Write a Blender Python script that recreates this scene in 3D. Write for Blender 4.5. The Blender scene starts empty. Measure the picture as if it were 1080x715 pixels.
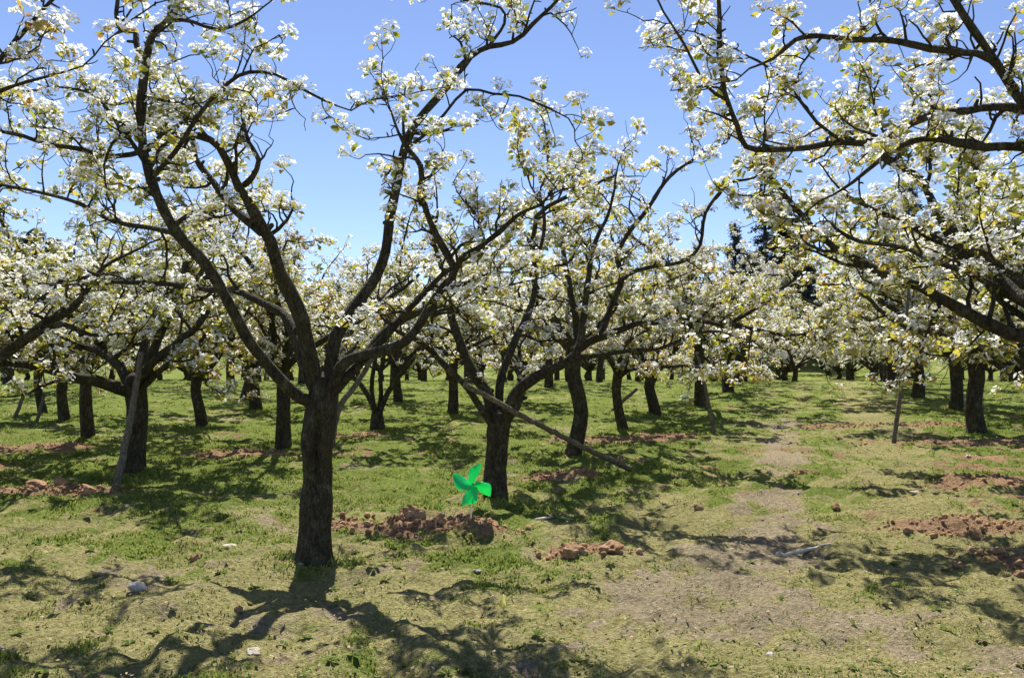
import bpy, math, random
import numpy as np
from mathutils import Vector

# ------------------------------------------------------------------ camera, sky, sun, exposure
scn = bpy.context.scene
COL = scn.collection
R = math.radians
CAM_Z = 1.6
PITCH = math.atan(37.5 / 935.0)
cam_d = bpy.data.cameras.new("camera")
cam = bpy.data.objects.new("camera", cam_d)
COL.objects.link(cam)
cam.location = (0, 0, CAM_Z)
cam.rotation_euler = (R(90) + PITCH, 0, 0)
cam_d.sensor_width = 36.0
cam_d.lens = 36.0 * 935.0 / 1080.0
cam_d.clip_start = 0.05
cam_d.clip_end = 3000.0
scn.camera = cam

SUN_EL, SUN_AZ = 56.0, -7.0        # azimuth measured from +Y towards +X
world = bpy.data.worlds.new("World")
scn.world = world
world.use_nodes = True
wn = world.node_tree.nodes
wl = world.node_tree.links
wn.clear()
w_out = wn.new("ShaderNodeOutputWorld")
w_bg = wn.new("ShaderNodeBackground")
w_sky = wn.new("ShaderNodeTexSky")
w_sky.sky_type = 'NISHITA'
w_sky.sun_disc = False
w_sky.sun_elevation = R(SUN_EL)
w_sky.sun_rotation = R(SUN_AZ)
w_sky.altitude = 1800.0
w_sky.air_density = 0.85
w_sky.dust_density = 0.25
w_sky.ozone_density = 3.0
w_bg.inputs[1].default_value = 0.092
w_mix = wn.new("ShaderNodeMix")
w_mix.data_type = 'RGBA'
w_mix.blend_type = 'MULTIPLY'
w_mix.inputs[0].default_value = 1.0
w_mix.inputs[7].default_value = (1.05, 0.965, 1.0, 1)
wl.new(w_sky.outputs[0], w_mix.inputs[6])
wl.new(w_mix.outputs[2], w_bg.inputs[0])
wl.new(w_bg.outputs[0], w_out.inputs[0])

sun_d = bpy.data.lights.new("sun", 'SUN')
sun_d.energy = 5.0
sun_d.angle = R(0.53)
sun_d.color = (1.0, 0.95, 0.86)
sun = bpy.data.objects.new("sun", sun_d)
COL.objects.link(sun)
_sd = Vector((math.sin(R(SUN_AZ)) * math.cos(R(SUN_EL)), math.cos(R(SUN_AZ)) * math.cos(R(SUN_EL)), math.sin(R(SUN_EL))))
sun.rotation_euler = (-_sd).to_track_quat('-Z', 'Y').to_euler()
sun.location = (0, 0, 30)

scn.view_settings.view_transform = 'Standard'
scn.view_settings.look = 'None'
scn.view_settings.exposure = 0.98
scn.view_settings.gamma = 1.0
scn.view_settings.use_curve_mapping = False
scn.cycles.max_bounces = 8
scn.cycles.transparent_max_bounces = 8

# ------------------------------------------------------------------ helpers
F_PX = 935.0
UP = np.array([0, 0, 1.0])
CP, SP = math.cos(PITCH), math.sin(PITCH)


def ray(px, py):
    a, b = (px - 540.0) / F_PX, (357.5 - py) / F_PX
    return np.array([a, CP - b * SP, SP + b * CP])


def at(px, py, Y):
    """the point on the sight line through a photo pixel that lies Y metres ahead"""
    d = ray(px, py)
    return np.array([0, 0, CAM_Z]) + d * (Y / d[1])


def profile(y):
    """long ground profile: a gentle rise to a crest, a flat, then a hillside"""
    y = np.asarray(y, dtype=float)
    yy = np.clip(y, 0, None)
    a = 0.0014 * np.minimum(yy, 27.0) ** 2
    t = np.clip((yy - 27.0) / 9.0, 0, 1)
    a = a + 9.0 * 0.0756 * (t - t * t / 2) * 0.75
    u = np.clip(yy - 54.0, 0, None)
    a = a + 0.14 * np.minimum(u, 75) * np.clip(u / 14.0, 0, 1)
    return a


def ground_hit(px, py):
    d = ray(px, py)
    lo = None
    for Y in np.arange(2.0, 46.0, 0.02):
        z = CAM_Z + d[2] / d[1] * Y
        if z <= profile(Y):
            lo = Y
            break
    if lo is None:
        lo = 45.0
    return d[0] / d[1] * lo, lo


def _hash(ix, iy, seed):
    n = (ix.astype(np.int64) * 374761393 + iy.astype(np.int64) * 668265263 + seed * 974711) & 0x7fffffff
    n = ((n ^ (n >> 13)) * 1274126177) & 0x7fffffff
    n = n ^ (n >> 16)
    return (n & 0xffff) / 65535.0


def vnoise(x, y, seed=0):
    x = np.asarray(x, float)
    y = np.asarray(y, float)
    ix, iy = np.floor(x), np.floor(y)
    fx, fy = x - ix, y - iy
    fx = fx * fx * fx * (fx * (fx * 6 - 15) + 10)
    fy = fy * fy * fy * (fy * (fy * 6 - 15) + 10)
    a, b = _hash(ix, iy, seed), _hash(ix + 1, iy, seed)
    c, d = _hash(ix, iy + 1, seed), _hash(ix + 1, iy + 1, seed)
    return (a + (b - a) * fx + (c - a) * fy + (a - b - c + d) * fx * fy) * 2 - 1


def fbm(x, y, scale, octaves, seed=0, gain=0.5):
    v, amp, tot = 0, 1.0, 0
    for o in range(octaves):
        v = v + amp * vnoise(x * scale + 17.3 * o, y * scale - 9.1 * o, seed + o)
        tot += amp
        amp *= gain
        scale *= 2.03
    return v / tot


def mesh_from(name, verts, faces4=None, faces3=None, smooth=False):
    verts = np.asarray(verts, dtype=np.float32).reshape(-1, 3)
    loops, starts, n = [], [], 0
    if faces4 is not None and len(faces4):
        f = np.asarray(faces4, dtype=np.int32).reshape(-1, 4)
        loops.append(f.ravel())
        starts.append(np.arange(len(f)) * 4)
        n += f.size
    if faces3 is not None and len(faces3):
        f = np.asarray(faces3, dtype=np.int32).reshape(-1, 3)
        loops.append(f.ravel())
        starts.append(n + np.arange(len(f)) * 3)
    me = bpy.data.meshes.new(name)
    loops = np.concatenate(loops).astype(np.int32)
    starts = np.concatenate(starts).astype(np.int32)
    me.vertices.add(len(verts))
    me.vertices.foreach_set("co", verts.ravel())
    me.loops.add(len(loops))
    me.loops.foreach_set("vertex_index", loops)
    me.polygons.add(len(starts))
    me.polygons.foreach_set("loop_start", starts)
    me.update(calc_edges=True)
    if smooth:
        me.polygons.foreach_set("use_smooth", np.ones(len(starts), dtype=bool))
    me.validate()
    return me


def link(name, me, mat, parent=None, loc=None):
    o = bpy.data.objects.new(name, me)
    COL.objects.link(o)
    if mat is not None and not me.materials:
        me.materials.append(mat)
    if parent is not None:
        o.parent = parent
    if loc is not None:
        o.location = loc
    return o


def tag(o, label=None, cat=None, group=None, kind=None):
    if label:
        o["label"] = label
    if cat:
        o["category"] = cat
    if group:
        o["group"] = group
    if kind:
        o["kind"] = kind
    return o


def empty(name, loc):
    o = bpy.data.objects.new(name, None)
    COL.objects.link(o)
    o.location = loc
    o.empty_display_size = 0.2
    return o


def children_of(o, cache={}):
    return [c for c in o.children]


def copy_tree(o, parent=None):
    c = o.copy()
    COL.objects.link(c)
    c.parent = parent
    for ch in list(o.children):
        copy_tree(ch, c)
    return c


def unit(v):
    v = np.asarray(v, float)
    n = np.linalg.norm(v)
    return v / n if n > 1e-9 else np.array([0, 0, 1.0])


class MB:
    """collects swept tubes and lumps; links them as one mesh object"""

    def __init__(self):
        self.v, self.q, self.t, self.n = [], [], [], 0

    def add(self, v, q=None, t=None):
        if q is not None and len(q):
            self.q.append(np.asarray(q) + self.n)
        if t is not None and len(t):
            self.t.append(np.asarray(t) + self.n)
        self.v.append(v)
        self.n += len(v)

    def tube(self, pts, rad, sides=6, rough=0.0, rng=None, dent=None):
        pts = np.asarray(pts, float)
        rad = np.asarray(rad, float)
        n = len(pts)
        tan = np.empty_like(pts)
        tan[1:-1] = pts[2:] - pts[:-2]
        tan[0] = pts[1] - pts[0]
        tan[-1] = pts[-1] - pts[-2]
        tan /= np.maximum(np.linalg.norm(tan, axis=1), 1e-9)[:, None]
        ref = np.array([1.0, 0, 0]) if abs(tan[0][0]) < 0.8 else np.array([0, 1.0, 0])
        nrm = np.empty_like(pts)
        a = ref - tan[0] * ref.dot(tan[0])
        nrm[0] = a / np.linalg.norm(a)
        for i in range(1, n):
            a = nrm[i - 1] - tan[i] * nrm[i - 1].dot(tan[i])
            nrm[i] = a / max(np.linalg.norm(a), 1e-9)
        bi = np.cross(tan, nrm)
        ang = np.arange(sides) * (2 * math.pi / sides)
        ca, sa = np.cos(ang), np.sin(ang)
        rr = np.repeat(rad[:, None], sides, axis=1)
        if rough > 0 and rng is not None:
            s = np.concatenate([[0], np.cumsum(np.linalg.norm(np.diff(pts, axis=0), axis=1))])
            so = rng.uniform(0, 90)
            m = np.zeros((n, sides))
            for (ka, ks, w) in ((1, 3.0, 1.0), (2, 5.0, .8), (3, 3.5, .6), (5, 6.0, .55), (8, 5.0, .4), (11, 9.0, .3), (17, 7.0, .28)):
                if ka * 2.5 > sides:
                    continue
                ph = rng.uniform(0, 6.28, 2)
                wob = vnoise(s * ks + so, s * 0 + ka * 3.1, 3) * 2.2
                m += w * np.sin(ka * ang[None, :] + wob[:, None] + ph[0]) * (0.5 + 0.5 * vnoise(s * ks * .7 + so, s * 0 + 9.0, 5)[:, None])
            rr = rr * (1 + rough * m)
        if dent is not None:
            rr = dent(rr, pts, nrm, bi, ang)
        v = pts[:, None, :] + rr[:, :, None] * (ca[None, :, None] * nrm[:, None, :] + sa[None, :, None] * bi[:, None, :])
        v = v.reshape(-1, 3)
        i = np.arange(n - 1)[:, None] * sides
        j = np.arange(sides)[None, :]
        k = (j + 1) % sides
        q = np.stack([i + j, i + k, i + sides + k, i + sides + j], axis=-1).reshape(-1, 4)
        v = np.vstack([v, pts[-1] + tan[-1] * rad[-1] * .6, pts[0] - tan[0] * rad[0] * .3])
        jj = np.arange(sides)
        e = (n - 1) * sides
        t1 = np.stack([e + jj, e + (jj + 1) % sides, np.full(sides, n * sides)], axis=-1)
        t2 = np.stack([(jj + 1) % sides, jj, np.full(sides, n * sides + 1)], axis=-1)
        self.add(v, q, np.vstack([t1, t2]))

    def mesh(self, name, origin=None, smooth=True):
        v = np.vstack(self.v)
        if origin is not None:
            v = v - np.asarray(origin)
        return mesh_from(name, v, np.vstack(self.q) if self.q else None, np.vstack(self.t) if self.t else None, smooth)


def spline(points, spacing):
    P = np.asarray(points, float)
    P = np.vstack([2 * P[0] - P[1], P, 2 * P[-1] - P[-2]])
    out = []
    for i in range(1, len(P) - 2):
        p0, p1, p2, p3 = P[i - 1], P[i], P[i + 1], P[i + 2]
        m = max(2, int(np.linalg.norm(p2[:3] - p1[:3]) / spacing))
        t = np.linspace(0, 1, m, endpoint=False)[:, None]
        out.append(0.5 * (2 * p1 + (p2 - p0) * t + (2 * p0 - 5 * p1 + 4 * p2 - p3) * t ** 2 + (3 * p1 - p0 - 3 * p2 + p3) * t ** 3))
    out.append(P[-2][None, :])
    return np.vstack(out)


# ------------------------------------------------------------------ materials
def new_mat(name):
    m = bpy.data.materials.new(name)
    m.use_nodes = True
    nt = m.node_tree
    nt.nodes.clear()
    return m, nt, nt.nodes, nt.links


def N(nodes, t, **kw):
    n = nodes.new(t)
    for k, v in kw.items():
        setattr(n, k, v)
    return n


def ramp(nodes, stops):
    r = nodes.new("ShaderNodeValToRGB")
    cr = r.color_ramp
    while len(cr.elements) < len(stops):
        cr.elements.new(0.5)
    for e, (p, c) in zip(cr.elements, stops):
        e.position = p
        e.color = (*c, 1) if len(c) == 3 else c
    return r


def noise(nodes, links, vec, scale, detail=4, rough=0.55):
    n = nodes.new("ShaderNodeTexNoise")
    n.inputs["Scale"].default_value = scale
    n.inputs["Detail"].default_value = detail
    n.inputs["Roughness"].default_value = rough
    if vec is not None:
        links.new(vec, n.inputs["Vector"])
    return n


def mixc(nodes, links, fac, a, b):
    m = nodes.new("ShaderNodeMix")
    m.data_type = 'RGBA'
    for sock, val in ((m.inputs[0], fac), (m.inputs[6], a), (m.inputs[7], b)):
        if isinstance(val, (tuple, list)):
            sock.default_value = (*val, 1)
        elif isinstance(val, (int, float)):
            sock.default_value = val
        else:
            links.new(val, sock)
    return m.outputs[2]


def bark_material(name, dark, mid, lichen, moss):
    m, nt, n, l = new_mat(name)
    out = N(n, "ShaderNodeOutputMaterial")
    b = N(n, "ShaderNodeBsdfPrincipled")
    b.inputs["Roughness"].default_value = 0.9
    b.inputs["Specular IOR Level"].default_value = 0.2
    tc = N(n, "ShaderNodeTexCoord")
    mp = N(n, "ShaderNodeMapping")
    mp.inputs["Scale"].default_value = (1, 1, 0.35)
    l.new(tc.outputs["Object"], mp.inputs[0])
    n1 = noise(n, l, mp.outputs[0], 34, 6, 0.65)
    n2 = noise(n, l, tc.outputs["Object"], 9, 5, 0.6)
    n3 = noise(n, l, tc.outputs["Object"], 3.0, 4, 0.6)
    r1 = ramp(n, [(0.36, dark), (0.62, mid)])
    l.new(n1.outputs[0], r1.inputs[0])
    r2 = ramp(n, [(0.52, (0, 0, 0)), (0.74, (1, 1, 1))])
    l.new(n2.outputs[0], r2.inputs[0])
    r3 = ramp(n, [(0.42, (0, 0, 0)), (0.72, (.8, .8, .8))])
    l.new(n3.outputs[0], r3.inputs[0])
    c = mixc(n, l, r3.outputs[0], r1.outputs[0], moss)
    mul = N(n, "ShaderNodeMath", operation='MULTIPLY')
    mul.inputs[1].default_value = 0.6
    l.new(r2.outputs[0], mul.inputs[0])
    c = mixc(n, l, mul.outputs[0], c, lichen)
    vor = N(n, "ShaderNodeTexVoronoi", feature='DISTANCE_TO_EDGE')
    vor.inputs["Scale"].default_value = 42
    mp2 = N(n, "ShaderNodeMapping")
    mp2.inputs["Scale"].default_value = (1, 1, 0.22)
    l.new(tc.outputs["Object"], mp2.inputs[0])
    wob = noise(n, l, tc.outputs["Object"], 12, 3)
    vm = N(n, "ShaderNodeMix")
    vm.data_type = 'VECTOR'
    vm.inputs[0].default_value = 0.06
    l.new(mp2.outputs[0], vm.inputs[4])
    l.new(wob.outputs[1], vm.inputs[5])
    l.new(vm.outputs[1], vor.inputs["Vector"])
    rc = ramp(n, [(0.0, (.75, .75, .75)), (0.09, (0, 0, 0))])
    l.new(vor.outputs[0], rc.inputs[0])
    c = mixc(n, l, rc.outputs[0], c, tuple(x * .5 for x in dark))
    l.new(c, b.inputs["Base Color"])
    ad = N(n, "ShaderNodeMath", operation='ADD')
    l.new(n1.outputs[0], ad.inputs[0])
    l.new(vor.outputs[0], ad.inputs[1])
    bp = N(n, "ShaderNodeBump")
    bp.inputs["Strength"].default_value = 0.9
    bp.inputs["Distance"].default_value = 0.035
    l.new(ad.outputs[0], bp.inputs["Height"])
    l.new(bp.outputs[0], b.inputs["Normal"])
    l.new(b.outputs[0], out.inputs[0])
    return m


def thin_material(name, stops, trans, trans_tint=None, rough=0.5, gloss=0.04, per_tree=0.0):
    """thin petals and leaves: diffuse + light passing through, hue varies from leaf to leaf"""
    m, nt, n, l = new_mat(name)
    out = N(n, "ShaderNodeOutputMaterial")
    geo = N(n, "ShaderNodeNewGeometry")
    r = ramp(n, stops)
    if per_tree > 0:
        oi = N(n, "ShaderNodeObjectInfo")
        mr = N(n, "ShaderNodeMath", operation='MULTIPLY_ADD')
        l.new(oi.outputs["Random"], mr.inputs[0])
        mr.inputs[1].default_value = per_tree
        mr.inputs[2].default_value = -per_tree / 2
        ad = N(n, "ShaderNodeMath", operation='ADD')
        ad.use_clamp = True
        l.new(geo.outputs["Random Per Island"], ad.inputs[0])
        l.new(mr.outputs[0], ad.inputs[1])
        l.new(ad.outputs[0], r.inputs[0])
    else:
        l.new(geo.outputs["Random Per Island"], r.inputs[0])
    d = N(n, "ShaderNodeBsdfDiffuse")
    t = N(n, "ShaderNodeBsdfTranslucent")
    l.new(r.outputs[0], d.inputs[0])
    if trans_tint:
        tint = N(n, "ShaderNodeMix")
        tint.data_type = 'RGBA'
        tint.blend_type = 'MULTIPLY'
        tint.inputs[0].default_value = 1.0
        l.new(r.outputs[0], tint.inputs[6])
        tint.inputs[7].default_value = (*trans_tint, 1)
        l.new(tint.outputs[2], t.inputs[0])
    else:
        l.new(r.outputs[0], t.inputs[0])
    mx = N(n, "ShaderNodeMixShader")
    mx.inputs[0].default_value = trans
    l.new(d.outputs[0], mx.inputs[1])
    l.new(t.outputs[0], mx.inputs[2])
    last = mx
    if gloss > 0:
        g = N(n, "ShaderNodeBsdfGlossy")
        g.inputs["Roughness"].default_value = rough
        mg = N(n, "ShaderNodeMixShader")
        mg.inputs[0].default_value = gloss
        l.new(mx.outputs[0], mg.inputs[1])
        l.new(g.outputs[0], mg.inputs[2])
        last = mg
    l.new(last.outputs[0], out.inputs[0])
    return m


BARK = bark_material("pear_bark", (0.020, 0.017, 0.011), (0.082, 0.069, 0.045), (0.20, 0.18, 0.125), (0.074, 0.07, 0.026))
POLE = bark_material("weathered_pole", (0.11, 0.09, 0.065), (0.24, 0.205, 0.155), (0.33, 0.29, 0.22), (0.17, 0.15, 0.09))
PALE_POLE = bark_material("silvered_pole", (0.12, 0.105, 0.085), (0.25, 0.225, 0.18), (0.34, 0.31, 0.25), (0.2, 0.185, 0.12))
PETAL = thin_material("pear_petals", [(0.0, (0.80, 0.79, 0.74)), (0.5, (0.86, 0.86, 0.83)), (1.0, (0.78, 0.79, 0.70))], 0.42, None, 0.5, 0.0)
LEAF = thin_material("young_pear_leaves", [(0.0, (0.16, 0.19, 0.035)), (0.38, (0.31, 0.32, 0.06)), (0.70, (0.38, 0.33, 0.07)), (0.90, (0.35, 0.25, 0.075)), (1.0, (0.27, 0.15, 0.06))], 0.55, (1.25, 1.2, 0.8), 0.35, 0.05, .3)
CONIFER = thin_material("conifer_needles", [(0.0, (0.030, 0.046, 0.055)), (1.0, (0.065, 0.085, 0.088))], 0.3, None, 0.5, 0.02)
EVERGREEN = thin_material("evergreen_leaves", [(0.0, (0.03, 0.05, 0.03)), (1.0, (0.07, 0.09, 0.05))], 0.25, None, 0.5, 0.03)
GRASS = thin_material("grass_blades", [(0.0, (0.125, 0.20, 0.035)), (0.5, (0.21, 0.275, 0.055)), (0.85, (0.36, 0.36, 0.09)), (1.0, (0.36, 0.31, 0.14))], 0.35, None, 0.4, 0.0)
WEED = thin_material("weed_leaves", [(0.0, (0.07, 0.12, 0.03)), (0.6, (0.13, 0.18, 0.045)), (1.0, (0.22, 0.22, 0.07))], 0.3, None, 0.4, 0.0)
LITTER = thin_material("dry_litter", [(0.0, (0.10, 0.06, 0.035)), (0.5, (0.22, 0.15, 0.09)), (0.85, (0.36, 0.28, 0.18)), (1.0, (0.45, 0.37, 0.26))], 0.15, None, 0.5, 0.0)


def plain(name, col, rough=0.6, trans=0.0):
    m, nt, n, l = new_mat(name)
    out = N(n, "ShaderNodeOutputMaterial")
    b = N(n, "ShaderNodeBsdfPrincipled")
    tc = N(n, "ShaderNodeTexCoord")
    n1 = noise(n, l, tc.outputs["Object"], 20, 4)
    c = mixc(n, l, n1.outputs[0], tuple(x * 0.85 for x in col), tuple(min(1, x * 1.12) for x in col))
    l.new(c, b.inputs["Base Color"])
    b.inputs["Roughness"].default_value = rough
    if trans > 0:
        t = N(n, "ShaderNodeBsdfTranslucent")
        l.new(c, t.inputs[0])
        mx = N(n, "ShaderNodeMixShader")
        mx.inputs[0].default_value = trans
        l.new(b.outputs[0], mx.inputs[1])
        l.new(t.outputs[0], mx.inputs[2])
        l.new(mx.outputs[0], out.inputs[0])
    else:
        l.new(b.outputs[0], out.inputs[0])
    return m


def soil_material(name, a, b_, c_):
    m, nt, n, l = new_mat(name)
    out = N(n, "ShaderNodeOutputMaterial")
    b = N(n, "ShaderNodeBsdfPrincipled")
    b.inputs["Roughness"].default_value = 1.0
    b.inputs["Specular IOR Level"].default_value = 0.05
    tc = N(n, "ShaderNodeTexCoord")
    n1 = noise(n, l, tc.outputs["Object"], 14, 6, 0.7)
    r = ramp(n, [(0.3, a), (0.52, b_), (0.72, c_)])
    l.new(n1.outputs[0], r.inputs[0])
    l.new(r.outputs[0], b.inputs["Base Color"])
    n2 = noise(n, l, tc.outputs["Object"], 60, 5, 0.7)
    bp = N(n, "ShaderNodeBump")
    bp.inputs["Strength"].default_value = 1.0
    bp.inputs["Distance"].default_value = 0.02
    l.new(n2.outputs[0], bp.inputs["Height"])
    l.new(bp.outputs[0], b.inputs["Normal"])
    l.new(b.outputs[0], out.inputs[0])
    return m


SOIL = soil_material("dug_red_earth", (0.22, 0.12, 0.066), (0.40, 0.245, 0.14), (0.56, 0.40, 0.265))
STONE = soil_material("pale_stone", (0.34, 0.29, 0.22), (0.50, 0.45, 0.36), (0.64, 0.60, 0.5))
WHITE_STONE = soil_material("white_stone", (0.42, 0.39, 0.34), (0.56, 0.53, 0.47), (0.68, 0.66, 0.6))
BLEACHED = plain("bleached_wood", (0.6, 0.54, 0.42), .8)


# ------------------------------------------------------------------ ground
# dug patches of red earth: photo pixel of the centre, half sizes (m) across and along, height (m)
PATCH_PX = [
    (440, 562, 0.75, 0.42, 0.10), (375, 562, 0.45, 0.3, 0.05), (508, 566, 0.36, 0.30, 0.12), (60, 521, 0.85, 0.35, 0.09), (592, 505, 0.55, 0.3, 0.06),
    (255, 481, 0.9, 0.35, 0.05), (650, 466, 1.2, 0.5, 0.05), (620, 588, 0.36, 0.22, 0.08),
    (1058, 512, 1.0, 0.6, 0.08), (1040, 560, 0.85, 0.45, 0.06), (1078, 596, 0.5, 0.35, 0.05),
    (1000, 468, 1.8, 0.5, 0.07), (378, 461, 0.5, 0.4, 0.05), (40, 474, 1.2, 0.6, 0.04),
    (850, 503, 0.18, 0.2, 0.03), (705, 462, 0.7, 0.4, 0.03), (880, 452, 0.8, 0.4, 0.02), (980, 450, 0.9, 0.4, 0.03),
]
PATCHES = []
for (px, py, a, b, h) in PATCH_PX:
    x, y = ground_hit(px, py)
    PATCHES.append((x, y, a, b, h * .65))

ROW = np.array([0.328, 0.945])
PERP = np.array([0.945, -0.328])
PATH0 = np.array([2.7, 9.3])


def patch_mask(x, y):
    m = np.zeros_like(x)
    hh = np.zeros_like(x)
    w = 0.55 * fbm(x, y, 2.6, 4, 71) + .5 * fbm(x, y, 8.0, 3, 77)
    for (cx, cy, a, b, h) in PATCHES:
        q = np.sqrt(((x - cx) / a) ** 2 + ((y - cy) / b) ** 2) + w
        k = np.clip(1.25 - q, 0, 1)
        k = k * k * (3 - 2 * k)
        m = np.maximum(m, np.clip(k * 1.45, 0, 1))
        hh = np.maximum(hh, k * h)
    sc = np.clip((x - 4.3 - .35 * (y - 9.3)) / 1.2, 0, 1) * np.clip((22 - y) / 8, 0, 1) * np.clip((y - 4.6) / 2, 0, 1) * .55 + .22 * np.clip((y - 6.5) / 2, 0, 1) * np.clip((20 - y) / 8, 0, 1)
    sp = np.clip((fbm(x, y, 1.1, 3, 401) + .9 * fbm(x, y, 5.5, 3, 407) + sc - .72) * 2.6, 0, .7) * np.clip((y - 7.5) / 2.5, 0, 1)
    m = np.maximum(m, sp)
    return m, hh


def ground_z(x, y):
    x = np.atleast_1d(np.asarray(x, float))
    y = np.atleast_1d(np.asarray(y, float))
    z = profile(y)
    near = np.exp(-np.clip(y - 10, 0, None) / 20.0)
    z = z + 0.045 * fbm(x, y, 0.55, 3, 11) + 0.075 * np.clip(near + .2, 0, 1) * (1 - np.abs(fbm(x, y, 1.5, 3, 23))) - 0.03
    lump = fbm(x, y, 3.2, 3, 37)
    z = z + 0.075 * near * np.clip(lump, -0.4, 1) + 0.034 * near * fbm(x, y, 8.5, 3, 41, .6)
    # a little broken ledge in the lower left foreground
    e = y - (5.75 + 0.12 * vnoise(x * 1.7, x * 0 + 3.3, 5) + 0.05 * vnoise(x * 6, x * 0 + 1.3, 6))
    ledge = 0.09 / (1 + np.exp(-np.clip(e / 0.035, -40, 40))) * np.exp(-np.clip(e, 0, None) / 0.9)
    z = z + ledge * np.clip((-1.4 - x) / 0.7, 0, 1)
    m, hh = patch_mask(x, y)
    z = z + hh * (0.75 + 0.55 * fbm(x, y, 5.5, 3, 51)) + m * 0.028 * fbm(x, y, 15, 2, 57) * near
    return z


def gz(x, y):
    return float(ground_z(x, y)[0])


def axis(breaks):
    out = []
    for (a, b, st0, st1) in breaks:
        p = a
        while p < b:
            out.append(p)
            f = (p - a) / (b - a)
            p += st0 * (st1 / st0) ** f
    out.append(breaks[-1][1])
    return np.array(out)


ax_pos = axis([(0, 5.0, 0.04, 0.045), (5.0, 14, 0.045, 0.16), (14, 60, 0.16, 2.0), (60, 400, 2.0, 30), (400, 1500, 30, 200)])
gx = np.concatenate([-ax_pos[:0:-1], ax_pos])
gy = np.concatenate([axis([(-300, -20, 40, 10), (-20, 2.5, 4, 0.3)])[:-1], axis([(2.5, 11, 0.034, 0.045), (11, 30, 0.045, 0.22), (30, 130, 0.22, 3), (130, 1500, 3, 150)])])
GX, GY = np.meshgrid(gx, gy)
gxf, gyf = GX.ravel(), GY.ravel()
gzf = ground_z(gxf, gyf)
nx, ny = len(gx), len(gy)
ii = (np.arange(ny - 1)[:, None] * nx + np.arange(nx - 1)[None, :]).ravel()
gq = np.stack([ii, ii + 1, ii + nx + 1, ii + nx], axis=-1)
gme = mesh_from("ground", np.stack([gxf, gyf, gzf], axis=-1), gq, None, True)
soil_m, _ = patch_mask(gxf, gyf)


def cover_masks(x, y):
    """where bare earth shows and where the sward is lush"""
    off = (x - PATH0[0]) * PERP[0] + (y - PATH0[1]) * PERP[1]
    wob = 0.5 * vnoise(y * 0.35, y * 0 + 2.0, 91)
    fine = fbm(x, y, 2.6, 5, 171, .7)
    track = np.exp(-((off - wob * .45 + 0.12) / 0.55) ** 2)
    lane = np.exp(-((off - 1.5) / 0.95) ** 2) + .5 * np.exp(-((off + 1.1) / .5) ** 2)
    path = 1.02 * track * np.clip(1.35 - y / 34.0, 0.3, 1) * np.clip((y - 4.2) / 2.5, .35, 1)
    fore = np.clip((8.6 - y) / 3.5, 0, 1) * np.clip(0.72 + 0.14 * (x + 1.0), 0.6, 1)
    bare = path + 0.42 * fore + (0.65 * fbm(x, y, 0.9, 3, 101, .6) + 1.35 * fine) * (1 - .35 * track) - 0.14 - .35 * lane * np.clip((y - 5.5) / 4, 0, 1)
    bare = np.clip((bare - 0.22) * 1.35, 0, 1)
    lush = np.clip((y - 5.0) / 7.0, 0, 1) * 0.66 + 0.55 * fbm(x, y, 0.7, 4, 131, .6) + 1.0 * fbm(x, y, 3.3, 4, 181, .65) - 0.05 - .6 * lane * np.clip(1.5 - y / 50, 0, 1) - .3 * track + .2 * np.clip((y - 7) / 4, 0, 1) * (1 - lane)
    lush = np.clip(lush * 1.3, 0, 1) * (1 - 0.85 * bare)
    return bare, lush


bare_m, lush_m = cover_masks(gxf, gyf)
for nm, arr in (("soil", soil_m), ("bare", bare_m), ("lush", lush_m)):
    at_ = gme.attributes.new(nm, 'FLOAT', 'POINT')
    at_.data.foreach_set("value", arr.astype(np.float32))


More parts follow.
